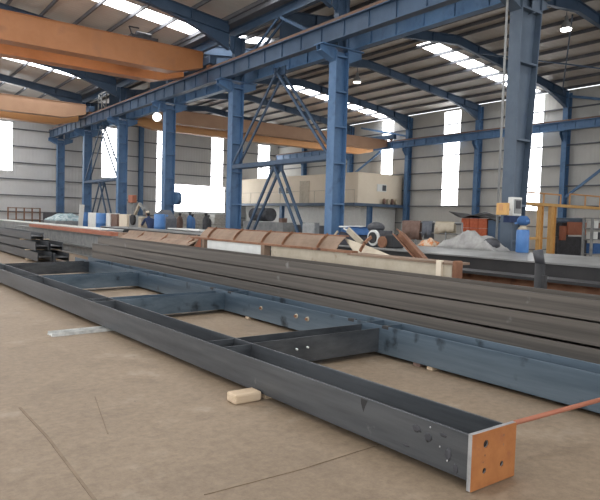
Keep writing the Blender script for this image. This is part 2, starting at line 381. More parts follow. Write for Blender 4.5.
mids = [46.9, 40.5, 34.1, 27.7, 21.3, 14.9, 8.5]
cl = {46.9: 'blue steel column nearest the gable wall in the middle row', 40.5: 'second blue column from gable, bracing legs on its right',
      34.1: 'blue column behind the first orange crane, third from gable', 27.7: 'blue column beside the glaring round lamp',
      21.3: 'blue column left of the large bracing, gable window behind it', 14.9: 'broad blue column right of the large bracing, office behind it',
      8.5: 'nearest and tallest grey-blue column carrying a white cabinet'}
def mid_column(y, XM=12.45):
    near = y < 10
    m = M['bluegrey'] if near else M['blue']
    t = thing('steel_column', cl[y], 'column', (XM, y, 0), 'middle row columns')
    top = 9.2 if near else 6.9
    D, W = (.70, .46) if near else (.52, .36)
    if near: XM = 12.55
    if near:   # tapered shaft, wider at the head
        W = .32; xl = ony(501.5, 200, y + W/2).x; D = .46; XM = xl + D/2; tw_ = lambda z: xl + .40 + .062*z
        mb = MB().box((xl, y-W/2, .03), (xl+.03, y+W/2, 9.2))
        mb.prism([(xl+.03, y-.009, .03), (tw_(.03)-.03, y-.009, .03), (tw_(9.2)-.03, y-.009, 9.2), (xl+.03, y-.009, 9.2)], (0, .018, 0))
        mb.bar((tw_(.03)-.015, y, .03), (tw_(9.2)-.015, y, 9.2), W, .03, (0, 1, 0))
    else:
        mb = MB().hb((XM, y, .03), (XM, y, 6.95), D, W, (1, 0, 0), tf=.03, tw=.018)
    mb.build('shaft', m, t)
    for z in ([.9, 2.1, 3.4, 4.55, 5.65, 6.75] if not near else [1.2, 2.05, 3.6, 5.4, 6.65, 7.4]):
        for sgn in (-1, 1):
            MB().box((XM - D/2 + .03, y + sgn*.012, z), ((XM + D/2 if not near else tw_(z)) - .03, y + sgn*W/2*.97, z + .05)).build('stiffener', m, t)
    MB().box((XM - D/2 - .08, y - W/2 - .08, 0), (XM + D/2 + .08, y + W/2 + .08, .03)).build('base_plate', m, t)
    # brackets with cap plate
    mb = MB()
    for sgn in (-1, 1):
        x0 = XM + sgn*D/2; x1 = XM + sgn*.85
        for dy in (-.1, .1):
            mb.prism([(x0, y + dy - .008, 7.02), (x1, y + dy - .008, 7.02), (x1, y + dy - .008, 6.86), (x0, y + dy - .008, 6.62)], (0, .016, 0))
        mb.bar((x0, y, 6.61), (x1, y, 6.85), .02, .3)
    mb.box((XM - .86, y - .22, 7.02), (XM + .86, y + .22, 7.06))
    mb.build('bracket', m, t)
    if not near:
        mb = MB().hb((XM, y, 7.06), (XM, y, 8.83), .34, .24, (1, 0, 0), tf=.02)
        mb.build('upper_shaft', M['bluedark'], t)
    mb = MB()   # head plates reaching both rafters
    for sgn in (-1, 1):
        mb.prism([(XM + sgn*.15, y - .01, 8.1), (XM + sgn*.15, y - .01, 8.83), (XM + sgn*.36, y - .01, 8.83), (XM + sgn*.36, y - .01, 8.3)], (0, .02, 0))
    mb.build('head_plate', M['bluedark'], t)
    return t
for y in mids: mid_column(y)

# crane runway girders
def runway(x, y0, y1, z0, z1, label, m, wall=False):
    t = thing('crane_runway', label, 'crane beam', (x, (y0+y1)/2, z0))
    MB().hb((x, y0, (z0+z1)/2), (x, y1, (z0+z1)/2), z1 - z0, .26, (0, 0, 1), tf=.03).build('girder', m, t)
    n = int((y1-y0)/1.07)
    s0 = MB().box((x-.05, y0, z0+.03), (x+.05, y0+.016, z1-.03)).build('web_stiffener', m, t)
    for k in range(1, n+1):
        c = s0.copy(); COL.objects.link(c); c.parent = t; c.location = (0, (y1-y0-.016)*k/n, 0)
    MB().box((x-.09, y0, z1), (x+.09, y1, z1+.1)).build('rail', M['rail'], t)
    return t
runway(11.85, 1.0, 47.5, 7.06, 7.62, 'long blue crane runway girder with rusty rail, left of middle columns', M['bluedark'])  # darker blue puts the girder's shade and dirt into the paint
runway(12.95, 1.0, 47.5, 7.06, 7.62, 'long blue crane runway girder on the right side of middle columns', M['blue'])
runway(32.35, 6.0, 47.5, 7.06, 7.55, 'blue crane runway girder along the right side wall', M['blue'])

# side wall columns
sidey = [43.6, 37.3, 30.9, 24.75, 18.75, 12.85]
sl = ['blue side wall column next to the gable corner', 'blue side wall column above the cream office left part', 'blue side wall column at right end of cream office',
      'blue side wall column between two bright wall strips', 'blue side wall column with diagonal brace, right background', 'blue side wall column nearest the camera']
for y, l in zip(sidey, sl):
    t = thing('side_column', l, 'column', (32.7, y, 0), 'side wall columns')
    MB().hb((32.7, y, .02), (32.7, y, 9.25), .42, .3, (1, 0, 0), tf=.025).build('shaft', M['blue'], t)
    mb = MB()
    for z in (1.4, 2.6, 3.8, 5.0, 6.2, 7.6): 
        for s in (-1, 1): mb.box((32.52, y + s*.01, z), (32.88, y + s*.14, z+.02))
    mb.build('stiffener', M['blue'], t)
    mb = MB()
    for dy in (-.09, .09):
        mb.prism([(32.5, y+dy-.008, 7.02), (32.15, y+dy-.008, 7.02), (32.15, y+dy-.008, 6.85), (32.5, y+dy-.008, 6.4)], (0, .016, 0))
    mb.box((32.12, y-.18, 7.02), (32.5, y+.18, 7.06)); mb.build('bracket', M['blue'], t)
# gable posts
for x, l in ((19.1, 'blue gable post seen between the middle columns'), (5.9, 'blue gable post in the left bay')):
    tag(MB().hb((x, 47.9, 0), (x, 47.9, 9.3), .3, .34, (0, 1, 0), tf=.02).build('gable_post', M['blue']), l, 'post')
# diagonal braces on side wall
def brace(p0, p1, label, w=.14, m='blue', name='diagonal_brace', grp=None):
    mb = MB().bar(p0, p1, w, w*.6)
    return tag(mb.build(name, M[m]), label, 'brace', grp)
brace((32.6, 18.56, 3.3), (32.6, 14.0, 6.7), 'blue diagonal brace rising right from side column to runway')
brace((32.6, 37.1, 5.2), (32.6, 33.7, 7.0), 'blue diagonal brace below side runway above the office roof')
brace((32.62, 31.02, 7.9), (32.62, 36.0, 9.0), 'blue diagonal brace above side runway by wall strip')
brace((32.6, 13.02, 7.7), (32.6, 18.58, 9.0), 'blue diagonal brace above side runway at right edge')

# portal bracing in the middle row
def row_brace(y0, y1, label, m):
    t = thing('column_bracing', label, 'bracing', (XM, (y0+y1)/2, 0))
    ym = (y0+y1)/2 + .05; h = .31; e = .18
    for sx in (-.15, .15):
        x = XM + sx
        MB().bar((x, y0+.2, 3.62), (x, y1-.2, 3.62), .16, .09).build('tie', m, t)
        for ya, yb, za, zb in ((ym, y0 + .95, 3.5, .05), (ym, y1 - .62, 3.5, .05)):
            MB().bar((x, ya, za), (x, yb, zb), .09, .07, ext=.0).build('leg_strut', m, t)
        for ya, yb in ((ym + .15, y0 + .22), (ym - .15, y1 - .22)):
            MB().bar((x, ya, 7.0), (x, yb, 3.75), .085, .06).build('upper_strut', m, t)
    MB().box((XM-.03, ym-.35, 3.3), (XM+.03, ym+.35, 3.56)).build('gusset', m, t)
    mb = MB().box((XM-.03, ym-.35, 6.75), (XM+.03, ym+.35, 7.05)); mb.build('gusset', m, t)
    for k in range(1, 3):
        pass
    return t
row_brace(14.9, 21.3, 'large blue double-strut bracing between two middle columns, office behind', M['bluedark'])
row_brace(34.1, 40.5, 'distant blue strut bracing between the far middle columns', M['bluedark'])
for ya, yb, l in ((15.1, 18.0, 'right'), (21.1, 18.2, 'left')):
    mb = MB()
    for sx in (-.13, .13): mb.bar((XM+sx, ya, 7.25), (XM+sx, yb, 8.75), .09, .07)
    mb.box((XM-.13, (ya+yb)/2-.05, 7.95), (XM+.13, (ya+yb)/2+.05, 8.05))
    tag(mb.build('upper_brace', M['bluedark']), 'dark double brace above the runway, %s limb of the V under roof' % l, 'brace')
# roof-plane bracing rods in the right bay
for (a, b, l) in (((23.2, 13.3), (32.3, 18.9), 'thin roof brace rod crossing the nearest right bay'), ((31.5, 13.4), (24.0, 18.9), 'second thin roof brace rod crossing the nearest right bay')):
    tag(MB().bar((a[0], a[1], roofz(a[0])-.5 - .1*l.startswith('sec')), (b[0], b[1], roofz(b[0])-.5 - .1*l.startswith('sec')), .06, .06).build('brace_rod', M['bluedark']), l, 'brace')

# ------------------------------------------------------------------ overhead cranes
def crane(x0, x1, yf, z0, z1, gap, drop, mf, mr, label, trolley=True):
    t = thing('overhead_crane', label, 'crane', ((x0+x1)/2, yf, z0))
    def girder(y, za, zb, m, w=.5):
        mb = MB()
        pts = [(x0, y, za + .35*(zb-za)), (x0+1.2, y, za), (x1-1.2, y, za), (x1, y, za + .35*(zb-za)), (x1, y, zb), (x0, y, zb)]
        mb.prism(pts, (0, w, 0)); mb.box((x0+.05, y-.05, zb), (x1-.05, y+w+.05, zb+.025)); mb.box((x0+1.3, y-.05, za-.02), (x1-1.3, y+w+.05, za))
        o = mb.build('bridge_girder', m, t)
        MB().box((x0+.3, y+w/2-.03, zb+.025), (x1-.3, y+w/2+.03, zb+.08)).build('trolley_rail', M['rail'], t)
        return o
    girder(yf, z0, z1, mf); girder(yf + gap, z0 - drop, z1 - drop, mr)
    return t
def carriage(t, x, y0, y1, z, m):
    MB().box((x-.16, y0, z+.12), (x+.16, y1, z+.45)).build('end_carriage', m, t, bevel=.02)
    for y in (y0+.35, y1-.35):
        MB().cyl((x-.06, y, z+.16), (x+.06, y, z+.16), .16).build('wheel', M['rust'], t)
c1 = crane(-7.6, 11.7, 22.8, 7.42, 8.38, 1.8, .06, M['craneo'], M['craneo'], 'orange overhead crane bridge nearest, upper left of the hall')
carriage(c1, 11.85, 22.2, 25.7, 7.72, M['bluedark'])
mb = MB(); mb.box((8.7, 23.0, 8.46), (9.8, 24.9, 8.6)); mb.cyl((9.0, 23.3, 8.7), (9.6, 23.3, 8.7), .12); mb.cyl((8.9, 24.4, 8.75), (9.7, 24.4, 8.75), .16)
mb.bar((8.75, 23.0, 8.5), (8.6, 23.0, 8.85), .04, .04); mb.bar((8.6, 23.0, 8.85), (9.0, 23.0, 8.85), .04, .04)
mb.build('hoist_trolley', M['darkmachine'], c1)
c2 = crane(-7.6, 11.7, 38.4, 7.42, 8.3, 1.6, .25, M['craneb'], M['cranel'], 'paler orange overhead crane bridge at far left')
carriage(c2, 11.85, 37.7, 41.0, 7.72, M['bluedark'])
mb = MB()
for y in (36.2, 37.0, 37.6): mb.bar((12.2, y, 7.8), (12.2, y, 8.9), .05, .05)
mb.bar((12.2, 36.2, 8.9), (12.2, 37.6, 8.9), .05, .05); mb.bar((12.2, 36.2, 8.4), (12.2, 37.6, 8.4), .05, .05); mb.bar((12.2, 36.2, 7.8), (12.2, 37.6, 8.9), .04, .04); mb.bar((11.9, 36.2, 7.8), (12.2, 37.6, 7.8), .04, .04)
mb.build('hand_rail', M['machine'], c2)
c3 = crane(13.1, 32.18, 32.6, 6.95, 7.68, 1.5, .25, M['craneb'], M['cranel'], 'orange-brown overhead crane bridge spanning the right bay')
carriage(c3, 12.95, 32.0, 34.9, 7.72, M['bluedark']); carriage(c3, 32.35, 32.0, 34.9, 7.65, M['bluedark'])

# small electrics boxes on the runway above crane
# ------------------------------------------------------------------ lamps
def lamp(p, label, r=.2, hang=1.0, m='lamp'):
    p = V(p); t = thing('high_bay_lamp', label, 'lamp', p)
    MB().lathe(p, [(r, 0), (r*.98, .03), (r*.7, .22), (r*.35, .3), (r*.3, .5)]).build('reflector', M['machine'], t)
    MB().lathe(p + V((0, 0, -.03)), [(r*.3, -.05), (r*.85, -.02), (r*.9, .03)]).build('bulb', M[m], t)
    MB().cyl(p + V((0, 0, .5)), p + V((0, 0, hang)), .015, n=8).build('hanger', M['bluedark'], t)
    return t
p = ony(157, 117, 27.2); 
t = thing('flood_lamp', 'glaring round white lamp beside the fourth middle column', 'lamp', p)
d = (CAMP - p).normalized()
MB().cyl(p, p + d*.05, .14, .17, n=24).build('bulb', M['lamp'], t)
MB().cyl(p - d*.22, p, .12, .22, n=24).build('reflector', M['machine'], t)
MB().bar(p + V((0, 0, .1)), V((11.9, 27.5, 7.06)), .04, .04).build('arm', M['blue'], t)
for (px, y_, Y, l) in ((566, 29, 13.1, 'high bay lamp hanging from the nearest right bay rafter'), (357, 82, 25.0, 'high bay lamp hanging from rafter right of broad blue column')):
    p = ony(px, y_, Y); lamp(p, l, r=.22 if Y < 20 else .24, hang=max(.6, roofz(p.x) - .6 - p.z), m='lampdim' if Y > 20 else 'lamp')

# ------------------------------------------------------------------ office block
YO = 31.5
xo = 28.4
t = thing('office_block', 'cream two-storey site office against the side wall', 'office', ((xo+XR)/2, (YO+YB)/2, 0))
z0, z1 = 2.85, 4.98
MB().box((xo, YO, z0), (XR-.2, YB-.3, z1)).build('upper_wall', M['creamwall'], t)
MB().box((xo-.05, YO-.05, z1), (XR-.2, YB-.3, z1+.05)).build('roof_slab', M['creamwall'], t)
MB().box((xo+.9, YO+.6, 0), (XR-.2, YB-.3, z0-.2)).build('lower_wall', M['whitepaint'], t)
MB().box((xo-.7, YO-.5, z0-.2), (XR-.15, YB-.3, z0)).build('floor_slab', M['bluedark'], t)
MB().hb((xo+.9, YO-.3, 0), (xo+.9, YO-.3, z0-.2), .3, .3, (1, 0, 0)).build('post', M['blue'], t)
MB().hb((xo-.5, 40.0, 0), (xo-.5, 40.0, z0-.2), .3, .3, (1, 0, 0)).build('post', M['blue'], t)
a = ony(377, 184, YO); b = ony(386, 192, YO)
w = MB().box((a.x, YO-.04, b.z), (b.x, YO-.01, a.z)).build('window_frame', M['whitepaint'], t)
MB().box(((a.x+b.x)/2+.05, YO-.05, b.z+.06), (b.x-.05, YO-.04, a.z-.06)).build('pane', M['darkmachine'], w)
for (pa, pb) in (((279, 187), (284, 194)), ((286, 187), (291, 194))):
    a = onx(pa[0], pa[1], xo); b = onx(pb[0], pb[1], xo)
    w = MB().box((xo-.04, b.y, b.z), (xo-.01, a.y, a.z)).build('window_frame', M['whitepaint'], t)
    MB().box((xo-.05, b.y+.08, b.z+.06), (xo-.04, a.y-.08, a.z-.06)).build('pane', M['darkmachine'], w)
a = onx(298, 182, xo); b = onx(309, 205, xo)
MB().box((xo-.04, b.y, z0), (xo-.01, a.y-.3, z0+1.75)).build('door', M['cream'], t)
mb = MB()
for y in [YO-.4 + 1.5*k for k in range(10)]: mb.bar((xo-.65, y, z0), (xo-.65, y, z0+.9), .025, .025)
mb.bar((xo-.65, YO-.4, z0+.9), (xo-.65, 46, z0+.9), .03, .03); mb.build('handrail', M['cream'], t)
for k in range(4):
    x = ony(386 + 4*k, 203, YO-.45).x
    tag(MB().lathe((x, YO-.25, z0), [(.11, 0), (.13, .1), (.12, .32), (.07, .42)]).build('paint_pail', M['cream' if k % 2 else 'ragbrown']), ['brown', 'cream', 'second brown', 'second cream'][k] + ' pail on the office ledge, %s from the left' % ORD[k], 'pail', 'pails on the office ledge')

# ------------------------------------------------------------------ foreground ladder frame
def xn(y): return 2.955 - .036*(y - 2.18)
t = thing('welded_ladder_frame', 'long welded steel ladder frame of H-beams with orange end plate', 'steel frame', (4, 9, 0))
Z0, Z1 = .055, .34
ye = 20.5; W = .37
p0 = V((xn(2.2) + W/2, 2.2, (Z0+Z1)/2)); p1 = V((xn(ye) + W/2, ye, (Z0+Z1)/2))
MB().hb(p0, p1, W, Z1-Z0, (1, 0, 0), tf=.016, tw=.012).build('near_chord', M['steel'], t, bevel=.003)
# far chord
fz0, fz1 = .04, .37; fx = 5.02; FW = .38
def xf(y): return 5.03 - .008*(y-3)
q0 = V((xf(-2) + FW/2, -2, (fz0+fz1)/2)); q1 = V((xf(17) + FW/2, 17, (fz0+fz1)/2))
MB().hb(q0, q1, FW, fz1-fz0, (1, 0, 0), tf=.016, tw=.012).build('far_chord', M['bluesteel'], t, bevel=.003)
for k, (yc, ye2) in enumerate(((5.08, 5.1), (8.62, 8.75), (12.25, 12.45), (15.3, 15.8))):
    a = V((xn(yc) + W + .0, yc + .16, (Z0+Z1)/2)); b = V((xf(yc), ye2 + .16, (Z0+Z1)/2))
    c = MB().hb(a, b, .32, Z1-Z0-.01, (0, 1, 0), tf=.014, tw=.012).build('cross_beam', M['steel'] if k in (0, 3) else M['bluesteel'], t)
    # stiffener plates closing the chord at the joint
    for dy in (0, .32):
        MB().box((xn(yc)+.016, yc+dy-.008, (Z0+Z1)/2+.006), (xn(yc)+W-.016, yc+dy+.008, Z1-.01)).build('stiffener', M['steel'], t)
        MB().box((xf(yc)+.016, yc+dy-.008, (fz0+fz1)/2+.006), (xf(yc)+FW-.016, yc+dy+.008, fz1-.01)).build('stiffener', M['bluesteel'], t)
# end plate with bolt holes
px0, px1, pz0, pz1 = 2.935, 3.375, .006, .352
import bmesh
def plate_with_holes(x0, x1, z0, z1, y0, y1, holes, n=20):
    mb = MB()
    # split the plate in vertical bands, each band holding at most one hole: square cell around every hole
    cells = []
    xs = sorted({x0, x1, *[h[0]-h[2]*1.6 for h in holes], *[h[0]+h[2]*1.6 for h in holes]})
    zs = sorted({z0, z1, *[h[1]-h[2]*1.6 for h in holes], *[h[1]+h[2]*1.6 for h in holes]})
    def inside(cx, cz): 
        for h in holes:
            if abs(cx-h[0]) < h[2]*1.6 and abs(cz-h[1]) < h[2]*1.6: return h
    for i in range(len(xs)-1):
        for j in range(len(zs)-1):
            cx, cz = (xs[i]+xs[i+1])/2, (zs[j]+zs[j+1])/2
            if inside(cx, cz): continue
            mb.box((xs[i], y0, zs[j]), (xs[i+1], y1, zs[j+1]))
    for hx, hz, r in holes:
        s = r*1.6; m_ = 24
        sq = []; ci = []
        for k in range(m_):
            a = 2*math.pi*k/m_; c, s_ = math.cos(a), math.sin(a); q = s/max(abs(c), abs(s_))
            sq.append((hx + c*q, hz + s_*q)); ci.append((hx + c*r, hz + s_*r))
        for yy in (y0, y1):
            vs = [(a, yy, b) for a, b in sq] + [(a, yy, b) for a, b in ci]
            mb.add(vs, [(k, (k+1) % m_, (k+1) % m_ + m_, k + m_) for k in range(m_)])
        vs = [(a, y0, b) for a, b in ci] + [(a, y1, b) for a, b in ci]
        mb.add(vs, [(k, (k+1) % m_, (k+1) % m_ + m_, k + m_) for k in range(m_)])
    return mb
holes = [(3.065, .275, .024), (3.245, .295, .009), (3.245, .235, .007), (3.06, .205, .007), (3.06, .11, .018), (3.235, .115, .018), (3.045, .165, .006)]
# keep small holes simple: bores of their own
plate = plate_with_holes(px0, px1, pz0, pz1, 2.172, 2.180, [holes[0], holes[4], holes[5]])
ep = plate.build('end_plate', M['edge'], t)
ep_face = plate_with_holes(px0, px1, pz0, pz1, 2.168, 2.172, [holes[0], holes[4], holes[5]]).build('painted_face', M['orangeplate'], ep)
ep2 = MB().box((px0, 2.180, pz0), (px1, 2.20, pz1)); ep2.build('backing_plate', M['edge'], ep)
for hx, hz, r in holes:
    MB().cyl((hx, 2.179 if r > .01 else 2.1675, hz), (hx, 2.1795 if r > .01 else 2.169, hz), r*(.98), n=18).build('bolt_hole', M['hole'] if r > .01 else M['rust'], ep)  # dark discs put the shade inside the large bores into colour
# flange end marks, studs
for (px, py) in ((262, 308), (297, 316), (308, 319)):
    p = onx(px, py, xf(6)-.0)
    c = p; q = MB().cyl((p.x-.02, p.y, p.z), (p.x+.01, p.y, p.z), .032, n=18); q.build('stud_boss', M['cream'], t)
    MB().cyl((p.x-.045, p.y, p.z), (p.x-.02, p.y, p.z), .018, n=12).build('stud', M['rust'], t)
for (px, py) in ((296, 349), (307, 347)):
    p = ony(px, py, 5.085)
    MB().cyl((p.x, 5.06, p.z), (p.x, 5.085, p.z), .011, n=12).build('stud', M['whitepaint'], t)
for (px, py, h) in ((376, 432-20, .06),):
    p = onx(px, py, xn(3)-.0)
# dark notches on far chord top by cross joint, weld beads on near chord
for yy in (5.0, 5.6, 8.6, 9.2):
    MB().box((xf(yy)-.006, yy-.05, fz1-.03), (xf(yy)+.05, yy+.05, fz1+.003)).build('burn_mark', M['blackbeam'], t)
for yy, zz in ((2.5, .30), (2.42, .2), (2.36, .13)):
    MB().blob((xn(yy)-.001, yy, zz), .004, .006, .007).build('weld_bead', M['edge'], t)

MB().prism([(xn(3.1)-.0012, 3.14, Z1-.012), (xn(3.1)-.0012, 3.06, Z1-.012), (xn(3.1)-.0012, 3.085, Z1-.06), (xn(3.1)-.0012, 3.10, Z1-.105), (xn(3.1)-.0012, 3.125, Z1-.055)], (.0006, 0, 0)).build('burn_mark', M['blackbeam'], t)
for yy, zz, ry_, rz_ in ((2.62, .26, .05, .022), (2.52, .23, .035, .03), (2.40, .28, .03, .012), (2.36, .17, .025, .04), (2.3, .10, .02, .03), (2.7, .12, .03, .008)):
    MB().blob((xn(yy), yy, zz), .0015, ry_, rz_, jit=.25).build('burn_mark', M['darkmachine'], t)
# supports
p = onz(243, 398, .02)
blk = MB().box((2.60, 4.34, 0), (2.868, 4.50, .085)); tag(blk.build('timber_block', M['wood'], bevel=.018), 'pale timber block lying against the near chord of the ladder frame', 'timber')
tag(MB().box((2.92, 4.36, 0), (3.2, 4.48, .055)).build('timber_block', M['wood']), 'timber bearer under the near chord behind the pale block', 'timber')
tag(MB().box((5.03, 4.28, 0), (5.42, 4.36, .04)).build('timber_block', M['wood'], bevel=.005), 'small timber block under far chord of frame, the right one', 'timber')
tag(MB().box((5.03, 4.46, 0), (5.42, 4.56, .04)).build('timber_block', M['ragbrown'], bevel=.005), 'small dark block under far chord of frame, the left one', 'timber')
for y, l in ((10.0, 'hidden mid length'), (15.0, 'far')):
    tag(MB().box((2.85, y, 0), (3.2, y+.12, .055)).build('timber_block', M['wood']), 'timber bearer under the ladder frame, %s one' % l, 'timber')
for y in (8.0, 13.0):
    tag(MB().box((5.0, y, 0), (5.4, y+.1, .04)).build('timber_block', M['wood']), 'timber bearer below far chord of the frame, %s one' % ('nearer' if y < 10 else 'farther'), 'timber')
# white painted channel scrap poking from under near chord
a = onz(52, 337, .0); b = onz(118, 330, 0)
mb = MB(); A = V((a.x, a.y, .0)); B = V((b.x + .2, b.y, .0)); n = V((0, 0, 1))
mb.bar(A + V((0, .10, .004)), B + V((0, .10, .004)), .008, .22); mb.bar(A + V((0, 0, .022)), B + V((0, 0, .022)), .040, .01); mb.bar(A + V((0, .2, .022)), B + V((0, .2, .022)), .040, .01)
tag(mb.build('channel_offcut', M['offcut']), 'whitish steel channel offcut poking out from under the frame', 'scrap')
# red rod
a = onz(490, 429, .03); b = onz(640, 390, .42)
a = V((a.x, a.y, .02)); b = onx(610, 398, 5.02 - .05); b.z = max(b.z, .385)
r0 = V((3.42, 2.82, .03)); 
tag(MB().cyl(onx(488, 430, 3.42), onx(640, 389, 4.97), .017, n=14).build('round_bar', M['redox']), 'long red-brown round bar leaning beside the end plate', 'bar')

# ------------------------------------------------------------------ beam stack behind the frame
zs = .085
lab = ['bottom', 'second from bottom', 'third from bottom', 'topmost']
for k in range(4):
    dx = [.03, -.04, .02, .05][k]; h = [.22, .205, .225, .205][k]; D = [.5, .56, .5, .46][k]
    x0 = 5.50 + dx
    a = V((x0 + D/2 - .09, -3, zs + h/2)); b = V((x0 + D/2 + .03, 17.6 - [0, .3, .1, .5][k], zs + h/2))
    tag(MB().hb(a, b, D, h - .016, (1, 0, 0), tf=.018, tw=.012).build('steel_beam', [M['steel'], M['brownsteel'], M['brownsteel'], M['brownsteel']][k]), 'long dark H-beam in the stack behind the frame, %s' % lab[k], 'steel beam', 'stacked H-beams behind the frame')
    zs += h
for y in (1.0, 6.5, 12.0, 17.0):
    tag(MB().box((5.45, y, 0), (6.0, y+.12, .083)).build('timber_bearer', M['wood']), 'timber bearer under the stack of beams at %g metres' % y, 'timber', 'bearers under the beam stack')

# piles of beams at left
def pile(ends, label, grp):
    for k, (x, y0, y1, z, d, h, m, l) in enumerate(ends):
        tag(MB().hb((x + d/2, y0, z + h/2), (x + d/2, y1, z + h/2), d, h - .004, (1, 0, 0), tf=.018, tw=.012).build('steel_beam', M[m]), l, 'steel beam', grp)
pile([(4.55, 19.6, 31, .06, .42, .27, 'steel', 'H-beam at bottom left of the left pile, end facing us'),
      (4.99, 19.3, 31, .06, .42, .27, 'steel', 'H-beam at bottom right of the left pile'),
      (4.62, 20.2, 32, .36, .40, .27, 'steel', 'H-beam at upper left of the left pile'),
      (5.06, 20.2, 32, .36, .40, .27, 'steel', 'H-beam at upper right of the left pile'),
      (4.66, 21.0, 31, .66, .40, .24, 'steel', 'H-beam crowning the left pile')], '', 'H-beams in the left pile')
pile([(4.7, 32.6, 43, .06, .42, .27, 'steel', 'H-beam at bottom left of the farthest pile'),
      (5.15, 32.6, 43, .06, .42, .27, 'steel', 'H-beam at bottom right of the farthest pile'),
      (4.75, 33.0, 43, .36, .42, .27, 'steel', 'H-beam upper left of the farthest pile'),
      (5.2, 33.0, 43, .36, .42, .27, 'steel', 'H-beam upper right of the farthest pile')], '', 'H-beams in the farthest pile')
for x, y, l in ((4.5, 21, 'near end of left pile'), (4.5, 29, 'far end of left pile'), (4.6, 34, 'near end of farthest pile'), (4.6, 42, 'far end of farthest pile')):
    tag(MB().box((x, y, 0), (x+1.1, y+.1, .058)).build('timber_bearer', M['wood']), 'timber bearer below beams at ' + l, 'timber')
    tag(MB().box((x, y, .33), (x+1.1, y+.1, .358)).build('timber_bearer', M['wood']), 'thin timber spacer between beam layers at ' + l, 'timber')
for y in (22, 30): tag(MB().box((4.55, y, .63), (5.5, y+.1, .658)).build('timber_bearer', M['wood']), 'thin timber spacer under the crowning beam, %s one' % ('nearer' if y < 25 else 'farther'), 'timber')

# ------------------------------------------------------------------ middle ground: girders, trough, cream and rusty beams
def long_box(x0, x1, y0, y1, z0, z1, label, mt, ms, name='box_girder', feet=True):
    t = thing(name, label, 'girder', ((x0+x1)/2, (y0+y1)/2, 0))
    MB().box((x0-.03, y0, z1-.025), (x1+.03, y1, z1)).build('top_flange', mt, t)
    MB().box((x0-.03, y0, z0), (x1+.03, y1, z0+.025)).build('bottom_flange', ms, t)
    for x in (x0+.02, x1-.02): MB().box((x-.01, y0, z0+.025), (x+.01, y1, z1-.025)).build('web', ms, t)
    n = int((y1-y0)/2.2); mb = MB()
    for k in range(n+1):
        y = y0 + (y1-y0)*k/n; mb.box((x0+.03, y-.01 if k else y, z0+.025), (x1-.03, y+.01, z1-.025))
    mb.build('diaphragm', ms, t)
    if feet:
        for y in (y0+1, (y0+y1)/2, y1-1):
            MB().box((x0-.1, y-.1, 0), (x1+.1, y+.1, z0)).build('bearer', M['wood'], t)
    return t
long_box(8.6, 9.7, 1.5, 26.0, .25, 1.05, 'long grey plate girder with pale top, nearest of three side by side', M['galv'], M['blackbeam'])  # pale tops and black webs put lit and shaded faces into colour
long_box(9.85, 10.95, 1.5, 21.5, .25, 1.04, 'long grey plate girder with pale top, middle one of three', M['galv'], M['blackbeam'])
long_box(11.1, 11.8, 1.5, 20.0, .25, 1.03, 'long grey plate girder with pale top, farthest one beside columns', M['galv'], M['blackbeam'])
long_box(7.45, 8.3, 22.5, 45.0, .2, 1.0, 'distant girder with bright reflection painted white on top at the left edge', M['whitepaint'], M['machine'])  # white top flange stands in for the grazing reflection
# low grey beams behind pile, with red-brown channel on top
mb = MB().hb((7.0, 19.0, .6), (7.0, 34.0, .6), .5, .3, (0, 0, 1), tf=.02); tag(mb.build('steel_beam', M['machine']), 'grey beam with red-brown channel on top, left middle distance', 'steel beam')
MB2 = MB().hb((7.0, 19.0, .16), (7.0, 34.0, .16), .32, .3, (0, 0, 1), tf=.02); tag(MB2.build('steel_beam', M['machine']), 'grey beam lying under the channel-topped beam', 'steel beam')
for k in range(1): 
    tag(MB().box((6.8, 19.6, .86), (7.15, 31.0, .99)).build('steel_channel', M['redox']), 'red-brown painted channel lying on grey beam at left', 'steel channel')
tag(MB().box((6.7, 18.1, 0), (7.4, 18.6, 1.02)).build('steel_bracket', M['rustpanel'], bevel=.01), 'rust-brown box bracket at end of red channel', 'bracket')
tag(MB().box((7.1, 15.0, .625), (7.75, 15.6, 1.0)).build('steel_bracket', M['redox'], bevel=.01), 'orange-brown steel box on the grey girder, mid left', 'bracket')
mb = MB(); mb.box((7.0, 14.2, 0), (7.7, 19.0, .6)); mb.box((6.95, 14.1, .6), (7.75, 19.0, .62)); tag(mb.build('plate_bundle', M['machine'], bevel=.01), 'bundle of grey plates behind the beam stack', 'steel plate')

# rusty beam behind stack, right
t = thing('rusty_girder', 'long rusty I-girder with black top flange behind the stack', 'girder', (7.4, 4, 0))
MB().box((7.2, .8, .88), (7.6, 6.2, .92)).build('top_flange', M['blackbeam'], t)
MB().box((7.39, .8, .12), (7.41, 6.2, .88)).build('web', M['rust'], t)
MB().box((7.2, .8, .08), (7.6, 6.2, .12)).build('bottom_flange', M['rust'], t)
for y in (1.2, 3.6, 5.8): MB().box((7.1, y, 0), (7.7, y+.15, .08)).build('bearer', M['wood'], t)
# black stub post
p = onx(541, 250, 6.6)
t = thing('pipe_stub', 'black upright pipe stub behind the beam stack', 'pipe', (p.x, p.y, 0))
MB().cyl((6.6, p.y, 0), (6.6, p.y, p.z-.16), .06, n=18).build('stem', M['black'], t)
MB().cyl((6.6, p.y, p.z-.18), (6.58, p.y+.03, p.z), .055, .06, n=18).build('elbow', M['darkmachine'], t)
MB().box((6.5, p.y-.12, 0), (6.7, p.y+.12, .02)).build('foot', M['black'], t)
MB().box((6.56, p.y-.09, .4), (6.62, p.y-.04, p.z-.3)).build('strap', M['blackbeam'], t)

